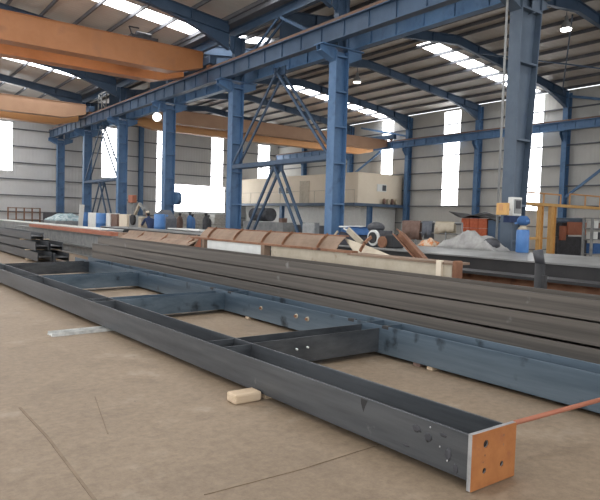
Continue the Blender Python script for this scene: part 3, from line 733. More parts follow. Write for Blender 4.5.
# cream painted beam
yA = onz(470, 270, 1.05)
t = thing('cream_girder', 'cream painted I-girder with rusty end behind the stack', 'girder', (6.35, 6.5, 0))
cz = 1.10; X0 = 6.15
MB().box((X0-.02, 4.95, cz-.03), (X0+.32, 7.0, cz)).build('top_flange', M['rustpanel'], t)
MB().box((X0, 4.98, .62), (X0+.02, 7.0, cz-.03)).build('side_web', M['cream'], t)
MB().box((X0-.02, 4.95, .58), (X0+.32, 7.0, .62)).build('bottom_flange', M['rustpanel'], t)
MB().box((X0-.04, 4.88, .55), (X0+.10, 4.95, cz+.03)).build('end_plate', M['rust'], t, bevel=.02)
MB().box((X0-.05, 5.12, .62), (X0-.0, 5.2, cz+.02)).build('stiffener', M['creamwall'], t)
for y in (5.3, 6.6): MB().box((X0-.02, y, 0), (X0+.3, y+.2, .58)).build('trestle', M['rust'], t)

# rusty trough with ribs
t = thing('hopper_trough', 'long rust-brown hopper trough with ribs lying on its side', 'trough', (6.8, 11, 0))
ya, yb = 7.3, 12.5
def tx(y): return 0.0
prof = [(6.42, 1.12), (6.46, 1.18), (6.51, 1.24), (6.57, 1.29), (6.64, 1.335)]
mb = MB()
for k in range(len(prof)-1):
    a, b = prof[k], prof[k+1]
    mb.bar(((a[0]+b[0])/2, ya + .3*(1), (a[1]+b[1])/2), ((a[0]+b[0])/2, yb, (a[1]+b[1])/2), math.hypot(b[0]-a[0], b[1]-a[1])+.01, .01, (b[0]-a[0], 0, b[1]-a[1]))
mb.build('curved_panel', M['rustpanel'], t)
MB().box((6.33, ya-.2, 1.08), (6.45, yb+.3, 1.12)).build('edge_rail', M['rust'], t)
MB().box((6.62, ya+.3, 1.33), (6.69, yb, 1.35)).build('top_rim', M['rust'], t)
for px in (212, 238, 266, 287, 322, 365):
    y = onx(px, 242 + (px-212)*.09, 6.5).y
    m_ = MB()
    for k in range(len(prof)-1):
        a, b = prof[k], prof[k+1]
        m_.bar((a[0]-.025, y, a[1]+.012), (b[0]-.025, y, b[1]+.012), .05, .018, (-1, 0, 1), ext=.01)
    m_.build('rib', M['rust'], t)
for (p0_, p1_, m) in ((208, 262, 'whitepaint'), (272, 352, 'cream')):
    a = onx(p0_, 250, 6.38).y; b = onx(p1_, 256, 6.38).y
    MB().box((6.36, b, .55), (6.38, a, 1.08)).build('side_panel', M[m], t)
for px in (205, 265, 355):
    y = onx(px, 252, 6.38).y
    MB().box((6.32, y-.06, 0), (6.46, y+.06, 1.08)).build('upright', M['rustpanel'], t)
MB().box((6.62, 8.0, 0), (6.70, 8.1, 1.33)).build('upright', M['rust'], t); MB().box((6.62, 12.2, 0), (6.70, 12.3, 1.33)).build('upright', M['rust'], t)
# tapering chute end
a, b, c_, d_ = onx(345, 238, 6.7), onx(368, 246, 6.6), onx(392, 256, 6.42), onx(358, 257, 6.40)
e = V((.0, .0, -.02))
mb = MB(); mb.prism([a, b, c_, d_], e); mb.build('chute_lip', M['cream'], t)
# lower trough section to the left
t = thing('rusty_channel', 'low rust-brown channel section left of the ribbed trough', 'channel', (6.6, 16.5, 0))
mb = MB(); mb.bar((6.45, 13.0, .93), (6.45, 17.6, .93), .02, .3, (-.5, 0, 1)); mb.bar((6.62, 13.0, 1.0), (6.62, 17.6, 1.0), .28, .02, (.6, 0, 1)); mb.bar((6.35, 13.0, .80), (6.35, 17.6, .80), .2, .02)
mb.build('shell', M['rustpanel'], t)
for y in (13.2, 14.8, 16.4): MB().bar((6.38, y, .86), (6.72, y, 1.12), .05, .03).build('rib', M['rust'], t)
for y in (13.2, 17.0): MB().box((6.38, y, 0), (6.75, y+.2, .8)).build('trestle', M['rust'], t)
# leaning rusty beam piece
a = onx(399, 234, 7.4); b = onx(426, 264, 7.15)
tag(MB().hb(a, b, .12, .24, (0.5, .6, 1), tf=.014).build('beam_offcut', M['rust']), 'short rusty H-beam offcut leaning across the girders', 'scrap')
# flat black plate next to the leaning offcut
a = onz(386, 246, .9); 
tag(MB().box((7.3, 9.1, 0), (8.0, 11.5, .9)).build('plate_stack', M['blackbeam'], bevel=.01), 'stack of dark plates behind the rusty offcut', 'steel plate')

# ------------------------------------------------------------------ things on the plate girders
GZ = 1.05
def drape(c, rx, ry, h, name, m, label, cat='tarpaulin', z=GZ, n=18, rough=.12, seed=1):
    random.seed(seed); mb = MB(); g = []; cx_, cy_ = c
    for i in range(n+1):
        for j in range(n+1):
            u = i/n*2-1; v = j/n*2-1
            r = max(abs(u), abs(v)); hh = h*(1 - r**2.2)
            hh += h*.35*math.sin(u*5+seed)*math.cos(v*4+seed*2)*(1-r)
            jit = (random.random()-.5)*rough*h*(1-r)
            g.append((cx_ + u*rx, cy_ + v*ry, z + .004 + max(0, hh + jit)))
    fs = [(i*(n+1)+j, (i+1)*(n+1)+j, (i+1)*(n+1)+j+1, i*(n+1)+j+1) for i in range(n) for j in range(n)]
    mb.add(g, fs, True)
    base = [(p[0], p[1], z) for p in g]
    o = mb.build(name, m)
    s_ = o.modifiers.new('thick', 'SOLIDIFY'); s_.thickness = .006; s_.offset = 1
    return tag(o, label, cat)
def cylinder_bottle(px, pyb, X, z, hpx, label, m='bluebright', mt='bluecloth', r=.12):
    b = onx(px, pyb, X); t_ = onx(px, pyb-hpx, X); h = t_.z - z
    t = thing('gas_cylinder', label, 'gas cylinder', (X, b.y, z))
    MB().lathe((X, b.y, z), [(r*.95, 0), (r, h*.02), (r, h*.58), (r*.9, h*.62)]).build('body', M[m], t)
    MB().lathe((X, b.y, z + h*.62), [(r*.9, 0), (r*.5, h*.08), (r*.4, h*.12)]).build('shoulder', M['cream'], t)
    MB().lathe((X, b.y, z + h*.73), [(r*.45, 0), (r*1.0, h*.06), (r*.95, h*.17), (r*.5, h*.26)]).build('valve_guard', M[mt], t)
    MB().bar((X-.05, b.y-r*1.2, z + h*.86), (X-.05, b.y+r*1.2, z + h*.78), .04, .04).build('valve_handle', M[m], t)
    return t
cylinder_bottle(522, 251, 11.45, GZ-.02, 35.5, 'bright blue bottle-shaped drum standing on the plate girder', r=.135)
drape((11.45, onx(472, 248, 11.45).y), .34, .80, .34, 'tarpaulin', M['tarpgrey'], 'crumpled grey-white tarpaulin on the plate girder below red crates', seed=3, z=1.03, rough=.35)
p = onx(491, 249, 11.4); tag(MB().blob((p.x, p.y, 1.03+.14), .2, .2, .14, jit=.06).build('cable_coil', M['darkmachine']), 'dark coiled cable heap beside the grey tarpaulin', 'cable')
p = onx(430, 246, 11.45); drape((p.x, p.y), .2, .26, .16, 'rag', M['ragorange'], 'orange and cream rag lying on the girder', 'rag', seed=5, z=1.03)
# red crates under a black sheet, standing on the floor behind the girders
XC = 15.0
by0, by1 = onx(487, 225, XC).y, onx(461, 225, XC).y
ztop = onx(474, 218, XC).z; nr = 6; hr = ztop/nr
for k in range(nr):
    for j in range(3):
        dd = (by1-by0)/3; yy = by0 + dd*j
        mb = MB().box((XC, yy+.01, hr*k), (XC+.6, yy+dd-.01, hr*k+hr-.012))
        for q in range(4): mb.box((XC-.015, yy + dd*(.12+.22*q), hr*k+.04), (XC, yy + dd*(.22+.22*q), hr*k+hr-.05))
        tag(mb.build('brick_red_crate', M['brick']), 'brick-red crate in the %s layer from the floor, %s from the right' % (ORD[k], ORD[j]), 'crate', 'brick-red crates under black sheet')
zt = ztop
y2, y1_ = onx(501, 215, XC).y, onx(452, 210, XC).y
mb = MB(); n = 20; g = []
for i in range(n+1):
    for j in range(7):
        u = i/n; v = j/6
        yy = y2 + (y1_-y2)*u; z = zt + .01 + .17*math.exp(-((u-.42)/.2)**2)*(1-abs(v-.5)*1.2) + .02*math.sin(u*14+v*3) + (.16*(u-.72)/.28 if u > .72 else 0) - (.12*(.25-u)/.25 if u < .25 else 0)
        g.append((XC - .15 + .9*v, yy, z if u < .24 or u > .72 else max(z, zt+.006)))
mb.add(g, [(i*7+j, (i+1)*7+j, (i+1)*7+j+1, i*7+j+1) for i in range(n) for j in range(6)], True)
o = mb.build('cover_sheet', M['blackbeam']); s_ = o.modifiers.new('thick', 'SOLIDIFY'); s_.thickness = .012; s_.offset = 1
tag(o, 'black sheet thrown over the brick-red crates', 'cover')
cy0, cy1 = onx(500, 225, XC).y, by0 - .03
tag(MB().box((XC, cy0, 0), (XC+.6, cy1, onx(490, 220, XC).z)).build('blue_crate', M['bluedark'], bevel=.01), 'tall dark blue crate right of the brick-red crates', 'crate')

# railing with cloths behind girders
ry0, ry1 = onx(462, 232, 14.0).y, onx(402, 232, 14.0).y
t = thing('tube_railing', 'low tube railing hung with cloths in front of the side wall', 'railing', (14, (ry0+ry1)/2, 0))
zr = 1.62
MB().cyl((14, ry0, zr), (14, ry1, zr), .025, n=10).build('top_tube', M['machine'], t); MB().cyl((14, ry0, 1.3), (14, ry1, 1.3), .02, n=10).build('mid_tube', M['machine'], t)
for k in range(5):
    y = ry0 + (ry1-ry0)*k/4; MB().cyl((14, y, 0), (14, y, zr), .025, n=10).build('post', M['machine'], t)
def hang(pa, pb, drop, m, label, seed, name='hanging_cloth'):
    ya, yb = onx(pa, 226, 14).y, onx(pb, 226, 14).y; mb = MB(); n = 14; g = []
    for i in range(n+1):
        u = i/n; y = ya + (yb-ya)*u; f = .03*math.sin(u*17+seed)
        for side, zz in ((.05+f, zr-drop), (.045, zr-drop*.5), (.03, zr+.0), (0, zr+.035), (-.03, zr), (-.045-f*.3, zr-drop*.5), (-.05-f, zr-drop*(.85+.12*math.sin(u*5+seed)))):
            g.append((14+side, y, zz))
    mb.add(g, [(i*7+j, (i+1)*7+j, (i+1)*7+j+1, i*7+j+1) for i in range(n) for j in range(6)], True)
    o = mb.build(name, m); s_ = o.modifiers.new('thick', 'SOLIDIFY'); s_.thickness = .008; s_.offset = 1
    return tag(o, label, 'cloth')
hang(421, 403, .55, M['ragbrown'], 'brown cloth hanging at the left end of the railing', 1)
hang(433, 423, .5, M['raggrey'], 'blue-grey cloth hanging in the middle of the railing', 2)
hang(455, 436, .35, M['cream'], 'cream sheet hanging on the railing, right one', 3)

# blue-white bundle + machines behind the trough
p = onx(352, 232, 9.2)
t = thing('covered_welder', 'machine draped with blue and white cover, slanted cream pole beside it', 'machine', (9.15, p.y, GZ))
yb_, ya_ = onx(336, 236, 9.0).y, onx(366, 236, 9.0).y
L = yb_ - ya_
MB().prism([(8.9, ya_+.1, GZ), (8.9, yb_, GZ), (8.9, yb_-.25, GZ+.30), (8.9, ya_+.35, GZ+.30)], (.5, 0, 0)).build('body', M['charcoal'], t, bevel=.02)
MB().prism([(8.87, ya_+.25, GZ+.24), (8.87, yb_-.35, GZ+.30), (8.87, yb_-.38, GZ+.36), (8.87, yb_-.6, GZ+.42), (8.87, ya_+.45, GZ+.40)], (.56, 0, 0)).build('blue_cover', M['bluecloth'], t, bevel=.02)
MB().bar((8.86, yb_-.42, GZ+.37), (8.86, ya_+.40, GZ+.32), .03, .015).build('white_stripe', M['whitepaint'], t)
MB().bar((8.85, yb_-.30, GZ+.41), (9.3, yb_-.55, GZ+.43), .03, .2).build('white_flap', M['whitepaint'], t)
MB().bar((8.84, ya_+.42, GZ+.35), (8.84, ya_-.05, GZ+.07), .12, .05).build('slanted_arm', M['cream'], t)
MB().bar((8.86, yb_+.02, GZ+.05), (8.86, yb_-.22, GZ+.30), .05, .03).build('side_edge', M['cream'], t)
p = onx(378, 236, 9.1)
t = thing('wire_reel', 'white and black round reel machine behind the trough end', 'machine', (9.1, p.y, GZ))
MB().cyl((8.95, p.y, GZ+.2), (9.0, p.y, GZ+.2), .17, n=24).build('outer_ring', M['whitepaint'], t)
MB().cyl((8.92, p.y, GZ+.2), (8.95, p.y, GZ+.2), .12, n=24).build('hub', M['black'], t)
MB().box((9.0, p.y-.2, GZ), (9.35, p.y+.2, GZ+.36)).build('housing', M['darkmachine'], t, bevel=.02)
MB().blob((9.15, p.y+.12, GZ+.42), .16, .22, .12).build('top_cover', M['darkmachine'], t)
p = onx(394, 237, 9.1)
tag(MB().box((8.95, p.y-.12, GZ), (9.3, p.y+.14, GZ+.30)).build('tool_case', M['black'], bevel=.04), 'black tool case right of the reel machine', 'case')
p = onx(385, 237, 9.0)
t2 = thing('steel_spool', 'small rusty spool between reel machine and black case', 'spool', (9.0, p.y, GZ))
MB().cyl((8.9, p.y, GZ+.12), (9.1, p.y, GZ+.12), .12).build('drum', M['rust'], t2)

# ------------------------------------------------------------------ electrics on nearest column
t = thing('control_cabinet', 'white control cabinet fixed to the nearest column', 'cabinet', (12.5, 8.25, 2.0))
a = ony(512, 197, 8.24); b = ony(521, 216, 8.24)
MB().box((a.x, 8.2, b.z), (b.x-.05, 8.34, a.z)).build('body', M['whitepaint'], t, bevel=.008)
MB().box((a.x+.04, 8.18, b.z+.05), (b.x-.09, 8.2, a.z-.05)).build('door', M['machine'], t)
MB().box((a.x+.08, 8.17, (a.z+b.z)/2-.05), (b.x-.13, 8.18, a.z-.08)).build('window_panel', M['darkmachine'], t)
a = onx(498, 203, 11.9); b = onx(508, 215, 11.9)
t = thing('yellow_box', 'orange-yellow switch box left of the nearest column', 'box', (11.9, (a.y+b.y)/2, b.z))
MB().box((11.84, b.y, b.z), (11.95, a.y, a.z)).build('body', M['yellow'], t, bevel=.01)
MB().box((11.83, b.y+.1, b.z+.1), (11.84, b.y+.2, b.z+.25)).build('label_plate', M['cranel'], t)
MB().box((11.95, b.y, b.z+.1), (11.98, a.y, b.z+.15)).build('mount', M['machine'], t)
a = ony(509, 216, 8.2); b = ony(524, 223, 8.2)
tag(MB().box((a.x-.03, 8.16, b.z), (b.x, 8.33, a.z)).build('transformer_box', M['navy'], bevel=.01), 'dark blue box right below the white cabinet', 'box')
# pipe running down column's left side
tag(MB().cyl((12.02, onx(500.5, 150, 12.02).y, .0), (12.02, onx(500.5, 150, 12.02).y, 8.8), .028, n=10).build('conduit_pipe', M['machine']), 'thin grey conduit running up beside the nearest column', 'pipe')

# ------------------------------------------------------------------ yellow machine line at right background
YG = 14.0
g0 = ony(522, 203, YG); g1 = ony(640, 209, YG); zg = 2.53
t = thing('yellow_gantry', 'yellow-orange gantry rail with posts in the right background', 'gantry', ((g0.x+g1.x)/2, YG, 0))
MB().box((g0.x, YG-.1, zg-.09), (g1.x, YG+.1, zg+.03)).build('rail_beam', M['yellow'], t)
for px, w in ((540, .6), (552, .9)):
    x = ony(px, 220, YG).x
    MB().hb((x, YG, 0), (x, YG, zg-.09), w*.42, .16, (1, 0, 0)).build('post', M['yellow'], t)
MB().box((ony(526, 234, YG).x, YG-.05, 1.05), (ony(540, 234, YG).x, YG+.05, 1.15)).build('cross_rail', M['yellow'], t)
x = ony(630, 220, YG).x; MB().hb((x, YG, 0), (x, YG, zg-.09), .3, .2, (1, 0, 0)).build('post', M['yellow'], t)
def rails(pa, pb, ptop, m, lab, mid=True):
    a = ony(pa, ptop, YG); b = ony(pb, ptop, YG)
    zt_ = a.z; n = max(2, int((b.x-a.x)/1.2))
    for k in range(n+1):
        x = a.x + (b.x-a.x)*k/n; MB().bar((x, YG, zg+.03), (x, YG, zt_), .05, .05).build('guard_post', m, t)
    MB().bar((a.x, YG, zt_), (b.x, YG, zt_), .06, .05).build('guard_rail', m, t)
rails(526, 561, 192, M['cranel'], ''); rails(570, 640, 194, M['cranel'], '')
# white cladding panels and machine behind
a = ony(523, 210, 15.0); b = ony(549, 242, 15.0)
t = thing('white_panel_machine', 'white panelled machine behind the yellow posts', 'machine', ((a.x+b.x)/2, 15.3, 0))
MB().box((a.x, 15.0, .0), (b.x, 15.8, a.z)).build('body', M['whitepaint'], t, bevel=.01)
for k in range(3): MB().box((a.x, 14.98, .55+.5*k), (b.x, 15.0, .60+.5*k)).build('seam_strip', M['yellow' if k == 1 else 'machine'], t)
a = ony(569, 223, 14.6); b = ony(586, 236, 14.6)
t = thing('dark_machine', 'dark workshop machine with a red front panel', 'machine', (a.x, 15.2, 0))
xa, xb = ony(556, 230, 15).x, ony(586, 230, 15).x
MB().box((xa, 14.9, 0), (xb, 16.0, 1.15)).build('base', M['darkmachine'], t, bevel=.03)
MB().box((a.x, 14.6, 1.25), (b.x, 14.7, a.z+.05)).build('red_panel', M['redox'], t, bevel=.01)
MB().box((xa+.3, 14.9, 1.15), (xa+.9, 15.6, 1.8)).build('column_head', M['darkmachine'], t, bevel=.03)
MB().cyl((xa+.2, 15.2, 1.88), (xb+.1, 15.2, 1.93), .13).build('spindle_arm', M['bluegrey'], t)
MB().box((xb-.4, 14.7, 1.0), (xb-.1, 15.0, 1.3)).build('arm_bracket', M['machine'], t)
MB().box((xa+.1, 14.7, 1.0), (xa+.35, 14.9, 1.65)).build('red_handle', M['redox'], t)
# shelving rack at right edge
xa = ony(592, 230, 12.5).x; xb = ony(640, 230, 12.5).x
t = thing('storage_rack', 'grey storage rack with shelves at the right edge', 'rack', ((xa+xb)/2, 12.68, 0))
for x in (xa, xb):
    for y in (12.5, 12.85): MB().box((x-.05, y-.04, 0), (x+.05, y+.04, 2.0)).build('upright', M['machine'], t)
for z in (.5, 1.1, 1.55, 1.97): MB().box((xa, 12.46, z), (xb, 12.89, z+.04)).build('shelf', M['galv'], t)
for k, (fx_, w_, h_, z_, m_, l_) in enumerate(((.15, .35, .3, 1.59, 'whitepaint', 'white box on the rack upper shelf'), (.5, .3, .22, 1.59, 'ragbrown', 'brown box on the rack upper shelf'),
        (.1, .4, .3, 1.14, 'whitepaint', 'white carton on the rack middle shelf'), (.5, .45, .28, 1.14, 'darkmachine', 'dark bin on the rack middle shelf'), (.15, .9, .42, .54, 'bluecloth', 'wide dark blue bin on the rack lower shelf'))):
    x = xa + .1 + fx_; tag(MB().box((x, 12.52, z_), (x+w_*.85, 12.84, z_+h_)).build('storage_box', M[m_], bevel=.015), l_, 'box')

# ------------------------------------------------------------------ left background clutter (X≈10.5, before the middle columns)
def at(px, py, X=10.4): return onx(px, py, X)
def boxpx(px0, px1, pyt, X, name, m, label, cat, depth=.5, z0=0.0, bevel=.02):
    a = onx(px0, pyt, X); b = onx(px1, pyt, X)
    return tag(MB().box((X, b.y, z0), (X+depth, a.y, a.z)).build(name, m, bevel=bevel), label, cat)
def drum(px, pyt, X, m, label, r=.29, name='drum', cat='drum'):
    c = onx(px, pyt, X); h = c.z
    return tag(MB().lathe((X, c.y, 0), [(r, 0), (r, h*.33), (r*1.04, h*.34), (r, h*.36), (r, h*.66), (r*1.04, h*.67), (r, h*.69), (r, h-.02), (r*.93, h)]).build(name, m), label, cat)
XL = 10.3
a = at(65, 220, XL)
drape((XL, a.y), .9, 1.4, .45, 'sheet_bundle', M['tarpteal'], 'teal and white crumpled sheeting at left middle distance', 'tarpaulin', z=1.1, seed=8)
tag(MB().box((XL-.9, a.y-1.4, 0), (XL+.9, a.y+1.4, 1.1)).build('work_table', M['machine'], bevel=.02), 'grey bench under the teal sheeting', 'table')
a = at(78, 222, XL); tag(MB().bar((XL, a.y-.2, 0), (XL, a.y-.75, 2.05), .05, .25, (0, 1, 0)).build('leaning_board', M['whitepaint']), 'white board leaning left of the blue drum', 'board')
drum(84.5, 212, XL+.6, M['bluebright'], 'blue drum beside the leaning white board', r=.30)
boxpx(88, 98, 212.5, XL, 'white_cabinet', M['whitepaint'], 'white cabinet between the two distant blue drums', 'cabinet')
drum(102, 213, XL, M['bluebright'], 'blue drum right of the distant white cabinet', r=.30)
boxpx(106, 110, 213, XL, 'white_cabinet', M['whitepaint'], 'narrow white cabinet beside the dark brown box', 'cabinet')
boxpx(111, 117, 214, XL, 'equipment_box', M['ragbrown'], 'dark brown equipment box left of the beige carton', 'box')
boxpx(119, 127, 214, XL, 'carton', M['creamwall'], 'beige carton between brown box and machine', 'carton')
# machine with reel
a = at(133, 222, XL)
t = thing('welding_machine', 'cluttered welding machine with black round reel', 'machine', (XL, a.y, 0))
MB().box((XL, a.y-.6, 0), (XL+.6, a.y+.5, 1.55)).build('body', M['machine'], t, bevel=.03)
MB().cyl((XL-.1, a.y-.1, 1.35), (XL, a.y-.1, 1.35), .24).build('reel', M['black'], t)
MB().bar((XL+.2, a.y+.4, 1.5), (XL+.2, a.y-.3, 2.1), .12, .1).build('arm', M['cream'], t)
MB().bar((XL+.2, a.y-.3, 2.1), (XL+.2, a.y-.8, 1.8), .1, .1).build('arm', M['machine'], t)
MB().box((XL, a.y-.95, 0), (XL+.4, a.y-.6, 1.5)).build('hose_rack', M['cream'], t, bevel=.03)
a = at(132, 198, 11.6)
t = thing('hanging_box', 'orange-brown box on a pole above the distant machine', 'box', (11.6, a.y, 0))
MB().box((11.5, a.y-.3, a.z-.25), (11.75, a.y+.3, a.z+.15)).build('box_body', M['redox'], t, bevel=.03)
MB().cyl((11.62, a.y, 0), (11.62, a.y, a.z-.25), .03, n=10).build('pole', M['machine'], t)
a = at(143, 215, XL); tag(MB().prism([(XL+.9, a.y+.6, 0), (XL+.9, a.y-.5, 0), (XL+.9, a.y-.5, 1.45), (XL+.9, a.y+.2, 1.85), (XL+.9, a.y+.6, 1.7)], (.5, 0, 0)).build('machine_hood', M['raggrey'], bevel=.03), 'pale grey machine hood behind the worker', 'machine')
drum(160, 214, XL, M['bluebright'], 'blue drum right of the worker', r=.24)
drum(163.5, 214.5, XL+.9, M['bluebright'], 'second blue drum right of the worker, partly hidden', r=.22)
# blue drum-like and dark gas cylinders against the gable window
def bottle(px, pyt, X, m, label):
    c = onx(px, pyt, X); r = .13*1.2; h = c.z
    t = thing('gas_cylinder', label, 'gas cylinder', (X, c.y, 0))
    MB().lathe((X, c.y, 0), [(r, 0), (r, h*.8), (r*.75, h*.87), (r*.35, h*.91)]).build('body', m, t)
    MB().lathe((X, c.y, h*.91), [(r*.3, 0), (r*.3, h*.04), (r*.5, h*.05), (r*.5, h*.08), (r*.2, h*.09)]).build('valve', M['darkmachine'], t)
bottle(190, 212, 13.5, M['bluebright'], 'blue gas cylinder below the wide gable window')
bottle(192.5, 214, 13.8, M['bluebright'], 'second blue gas cylinder below the gable window, slightly shorter')
bottle(206, 213, 13.5, M['darkmachine'], 'dark gas cylinder below the wide gable window')
bottle(208.5, 215, 13.8, M['darkmachine'], 'second dark gas cylinder below the wide gable window')
bottle(180, 213, 13.5, M['ragbrown'], 'brown post-like gas cylinder left of the blue ones')
a, b = onz(169, 231, 1.1), onz(200, 232, 1.1)
t = thing('work_table', 'steel table with a bright white sheet top, centre left', 'table', (9.4, 18, 0))
ya, yb = onx(202, 231, 9.6).y, onx(170, 231, 9.6).y
MB().box((9.5, ya, 1.09), (10.1, yb, 1.13)).build('table_top', M['whitepaint'], t)
for x in (9.55, 10.05):
    for y in (ya+.1, yb-.1): MB().box((x-.03, y-.03, 1.05), (x+.03, y+.03, 1.09)).build('leg', M['machine'], t)

# low stacks of sheet packs under gable window
for k, (px0, px1, lab_) in enumerate(((168, 184, 'left'), (186, 204, 'middle'), (211, 224, 'right'))):
    a = ony(px0, 213, 47.0); b = ony(px1, 213, 47.0)
    t = thing('sheet_pack', 'grey pack of stacked sheets under the gable window, %s one' % lab_, 'sheet pack', ((a.x+b.x)/2, 46.8, 0))
    for j in range(6): MB().box((a.x, 46.3, .02+.3*j), (b.x, 47.3, .29+.3*j)).build('sheet_layer', M['offcut'], t, bevel=.02)
    MB().box((a.x+.1, 46.3, 0), (a.x+.3, 47.3, .02)).build('skid', M['wood'], t); MB().box((b.x-.3, 46.3, 0), (b.x-.1, 47.3, .02)).build('skid', M['wood'], t)
# grey plant between columns under bracing
a = onx(243, 226, 13.6); b = onx(283, 226, 13.6)
t = thing('grey_cylinder_machine', 'dark grey machine with tank behind the large bracing', 'machine', (13.6, (a.y+b.y)/2, 0))
MB().box((13.6, b.y, 0), (14.2, a.y, 1.45)).build('bed', M['machine'], t, bevel=.02)
MB().cyl((13.9, a.y-.4, 1.75), (13.9, (a.y+b.y)/2-.2, 1.75), .28).build('tank', M['darkmachine'], t)
MB().box((13.55, b.y, 1.45), (13.8, b.y+.25, 1.62)).build('end_block', M['ragbrown'], t, bevel=.02)
a = onx(292, 230, 14.2); b = onx(330, 230, 14.2)
tag(MB().box((14.2, b.y, 0), (14.8, a.y, 1.38)).build('low_cabinet', M['darkmachine'], bevel=.02), 'low dark cabinet left of the broad blue column', 'cabinet')
a = onx(333, 225, 12.0)
tag(MB().box((11.96, 15.3, 0), (12.18, 15.95, 1.5)).build('utility_box', M['machine'], bevel=.02), 'grey utility box at foot of the broad blue column', 'box')
# rusty fence at far left
a = ony(8, 207, 46.5); b = ony(40, 207, 46.5)
t = thing('rusty_fence', 'low rusty rail fence before the gable wall at far left', 'fence', ((a.x+b.x)/2, 46.5, 0))
for k in range(5):
    x = a.x + (b.x-a.x)*k/4; MB().box((x-.04, 46.46, 0), (x+.04, 46.54, a.z)).build('post', M['rust'], t)
for z in (1.0, 1.5, a.z-.04): MB().box((a.x, 46.44, z-.03), (b.x, 46.46, z+.03)).build('rail', M['rustpanel'], t)
boxpx(43, 54, 212, 11.0, 'dark_bench', M['darkmachine'], 'dark bench before the first distant column', 'bench', depth=.6)

# lump hung on the fourth column (cable reel)
p = ony(169, 198, 27.5); 
t = thing('hose_reel', 'blue hose reel fixed on the column right of the lamp', 'reel', (p.x, 27.4, p.z-.3))
MB().cyl((12.72, 27.5, p.z), (12.95, 27.5, p.z), .32).build('reel_drum', M['blue'], t)
MB().cyl((12.95, 27.5, p.z), (13.0, 27.5, p.z), .2).build('hub', M['darkmachine'], t)

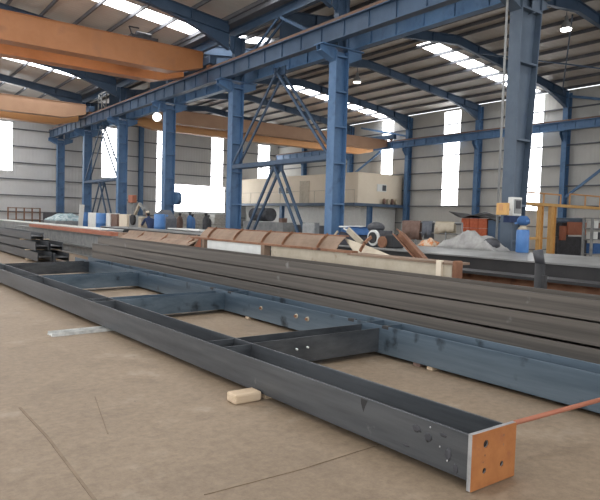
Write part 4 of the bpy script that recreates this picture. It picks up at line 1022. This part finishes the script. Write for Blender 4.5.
# ------------------------------------------------------------------ the worker
def worker():
    base = onx(152, 222, 9.95); X, Y = 10.35, 0
    Y = onx(152, 216, X).y
    t = thing('person', 'worker in dark blue jacket and pale cap leaning forward, left background', 'person', (X, Y, 0))
    me = bpy.data.meshes.new('body')
    # joints, facing +Y/-X side (towards machine), leaning forward
    J = {'pel': (0, 0, .92), 'spi': (0, .12, 1.12), 'che': (0, .27, 1.32), 'nek': (0, .36, 1.47), 'hed': (0, .42, 1.55),
         'hL': (-.1, 0, .88), 'kL': (-.13, .06, .48), 'aL': (-.14, -.02, .08), 'tL': (-.15, .14, .04),
         'hR': (.1, 0, .88), 'kR': (.13, .10, .48), 'aR': (.15, .02, .08), 'tR': (.16, .18, .04),
         'sL': (-.19, .30, 1.38), 'eL': (-.26, .46, 1.15), 'wL': (-.18, .68, 1.16), 'sR': (.19, .30, 1.38), 'eR': (.26, .46, 1.15), 'wR': (.16, .68, 1.16)}
    E_ = [('pel','spi'),('spi','che'),('che','nek'),('nek','hed'),('pel','hL'),('hL','kL'),('kL','aL'),('aL','tL'),('pel','hR'),('hR','kR'),('kR','aR'),('aR','tR'),
          ('che','sL'),('sL','eL'),('eL','wL'),('che','sR'),('sR','eR'),('eR','wR')]
    Rr = {'pel': .15, 'spi': .14, 'che': .16, 'nek': .06, 'hed': .06, 'hL': .1, 'hR': .1, 'kL': .07, 'kR': .07, 'aL': .05, 'aR': .05, 'tL': .04, 'tR': .04,
          'sL': .075, 'sR': .075, 'eL': .055, 'eR': .055, 'wL': .035, 'wR': .035}
    ks = list(J); me.from_pydata([J[k] for k in ks], [(ks.index(a), ks.index(b)) for a, b in E_], [])
    o = bpy.data.objects.new('body', me); COL.objects.link(o); o.parent = t
    bm = bmesh.new(); bm.from_mesh(me); bm.verts.layers.skin.verify(); bm.to_mesh(me); bm.free()
    for k, nme in enumerate(ks): me.skin_vertices[0].data[k].radius = (Rr[nme], Rr[nme])
    me.skin_vertices[0].data[0].use_root = True
    me.materials.append(M['navy'])
    sk = o.modifiers.new('skin', 'SKIN'); sk.use_smooth_shade = True
    s2 = o.modifiers.new('sub', 'SUBSURF'); s2.levels = 2; s2.render_levels = 2
    c = V((X, Y, 0))
    hd = MB(); hc = c + V((0, .47, 1.64)); hd.blob(hc, .078, .095, .115, n=18, m=12); hd.blob(hc + V((0, .10, -.01)), .014, .022, .022)
    for s in (-1, 1): hd.blob(hc + V((s*.08, 0, 0)), .012, .02, .03)
    h = hd.build('head', M['skin'], t)
    for s in (-1, 1): MB().blob(hc + V((s*.03, .088, .02)), .011, .01, .007).build('eye', M['black'], h)
    MB().blob(hc + V((0, .085, -.05)), .025, .01, .006).build('mouth', M['redox'], h)
    MB().blob(hc + V((0, -.03, .005)), .082, .085, .10).build('hair', M['black'], t)
    mb = MB(); mb.blob(hc + V((0, -.01, .06)), .09, .105, .08); mb.box(tuple(hc + V((-.07, .06, .05))), tuple(hc + V((.07, .17, .06)))); mb.build('cap', M['cream'], t)
    MB().bar(c + V((.08, .47, 1.5)), c + V((.1, .30, 1.36)), .05, .05).build('collar', M['redox'], t)
    for s, wn in ((-1, 'wL'), (1, 'wR')):
        w_ = c + V(J[wn]); mb = MB(); mb.blob(w_ + V((0, .05, 0)), .04, .055, .02)
        for q in range(4):
            L_ = [.03, .036, .034, .028][q]; p_ = w_ + V((-.03 + .02*q, .095, 0))
            mb.cyl(p_, p_ + V((0, L_, -.012)), .009, .008, n=8); mb.cyl(p_ + V((0, L_, -.012)), p_ + V((0, L_+.018, -.04)), .008, .006, n=8)
        mb.cyl(w_ + V((-s*.035, .04, 0)), w_ + V((-s*.065, .075, -.012)), .011, .008, n=8)
        mb.build('hand', M['skin'], t)
    return t
worker()

# ------------------------------------------------------------------ light
wd = bpy.data.worlds.new('world'); sc.world = wd; wd.use_nodes = True
bg = wd.node_tree.nodes['Background']; bg.inputs[0].default_value = (.93, .96, 1.0, 1); bg.inputs[1].default_value = 2.0
sc.view_settings.view_transform = 'Standard'; sc.view_settings.look = 'None'; sc.view_settings.gamma = 1; sc.view_settings.exposure = 0
sc.view_settings.use_curve_mapping = False
sc.cycles.max_bounces = 8; sc.cycles.diffuse_bounces = 5
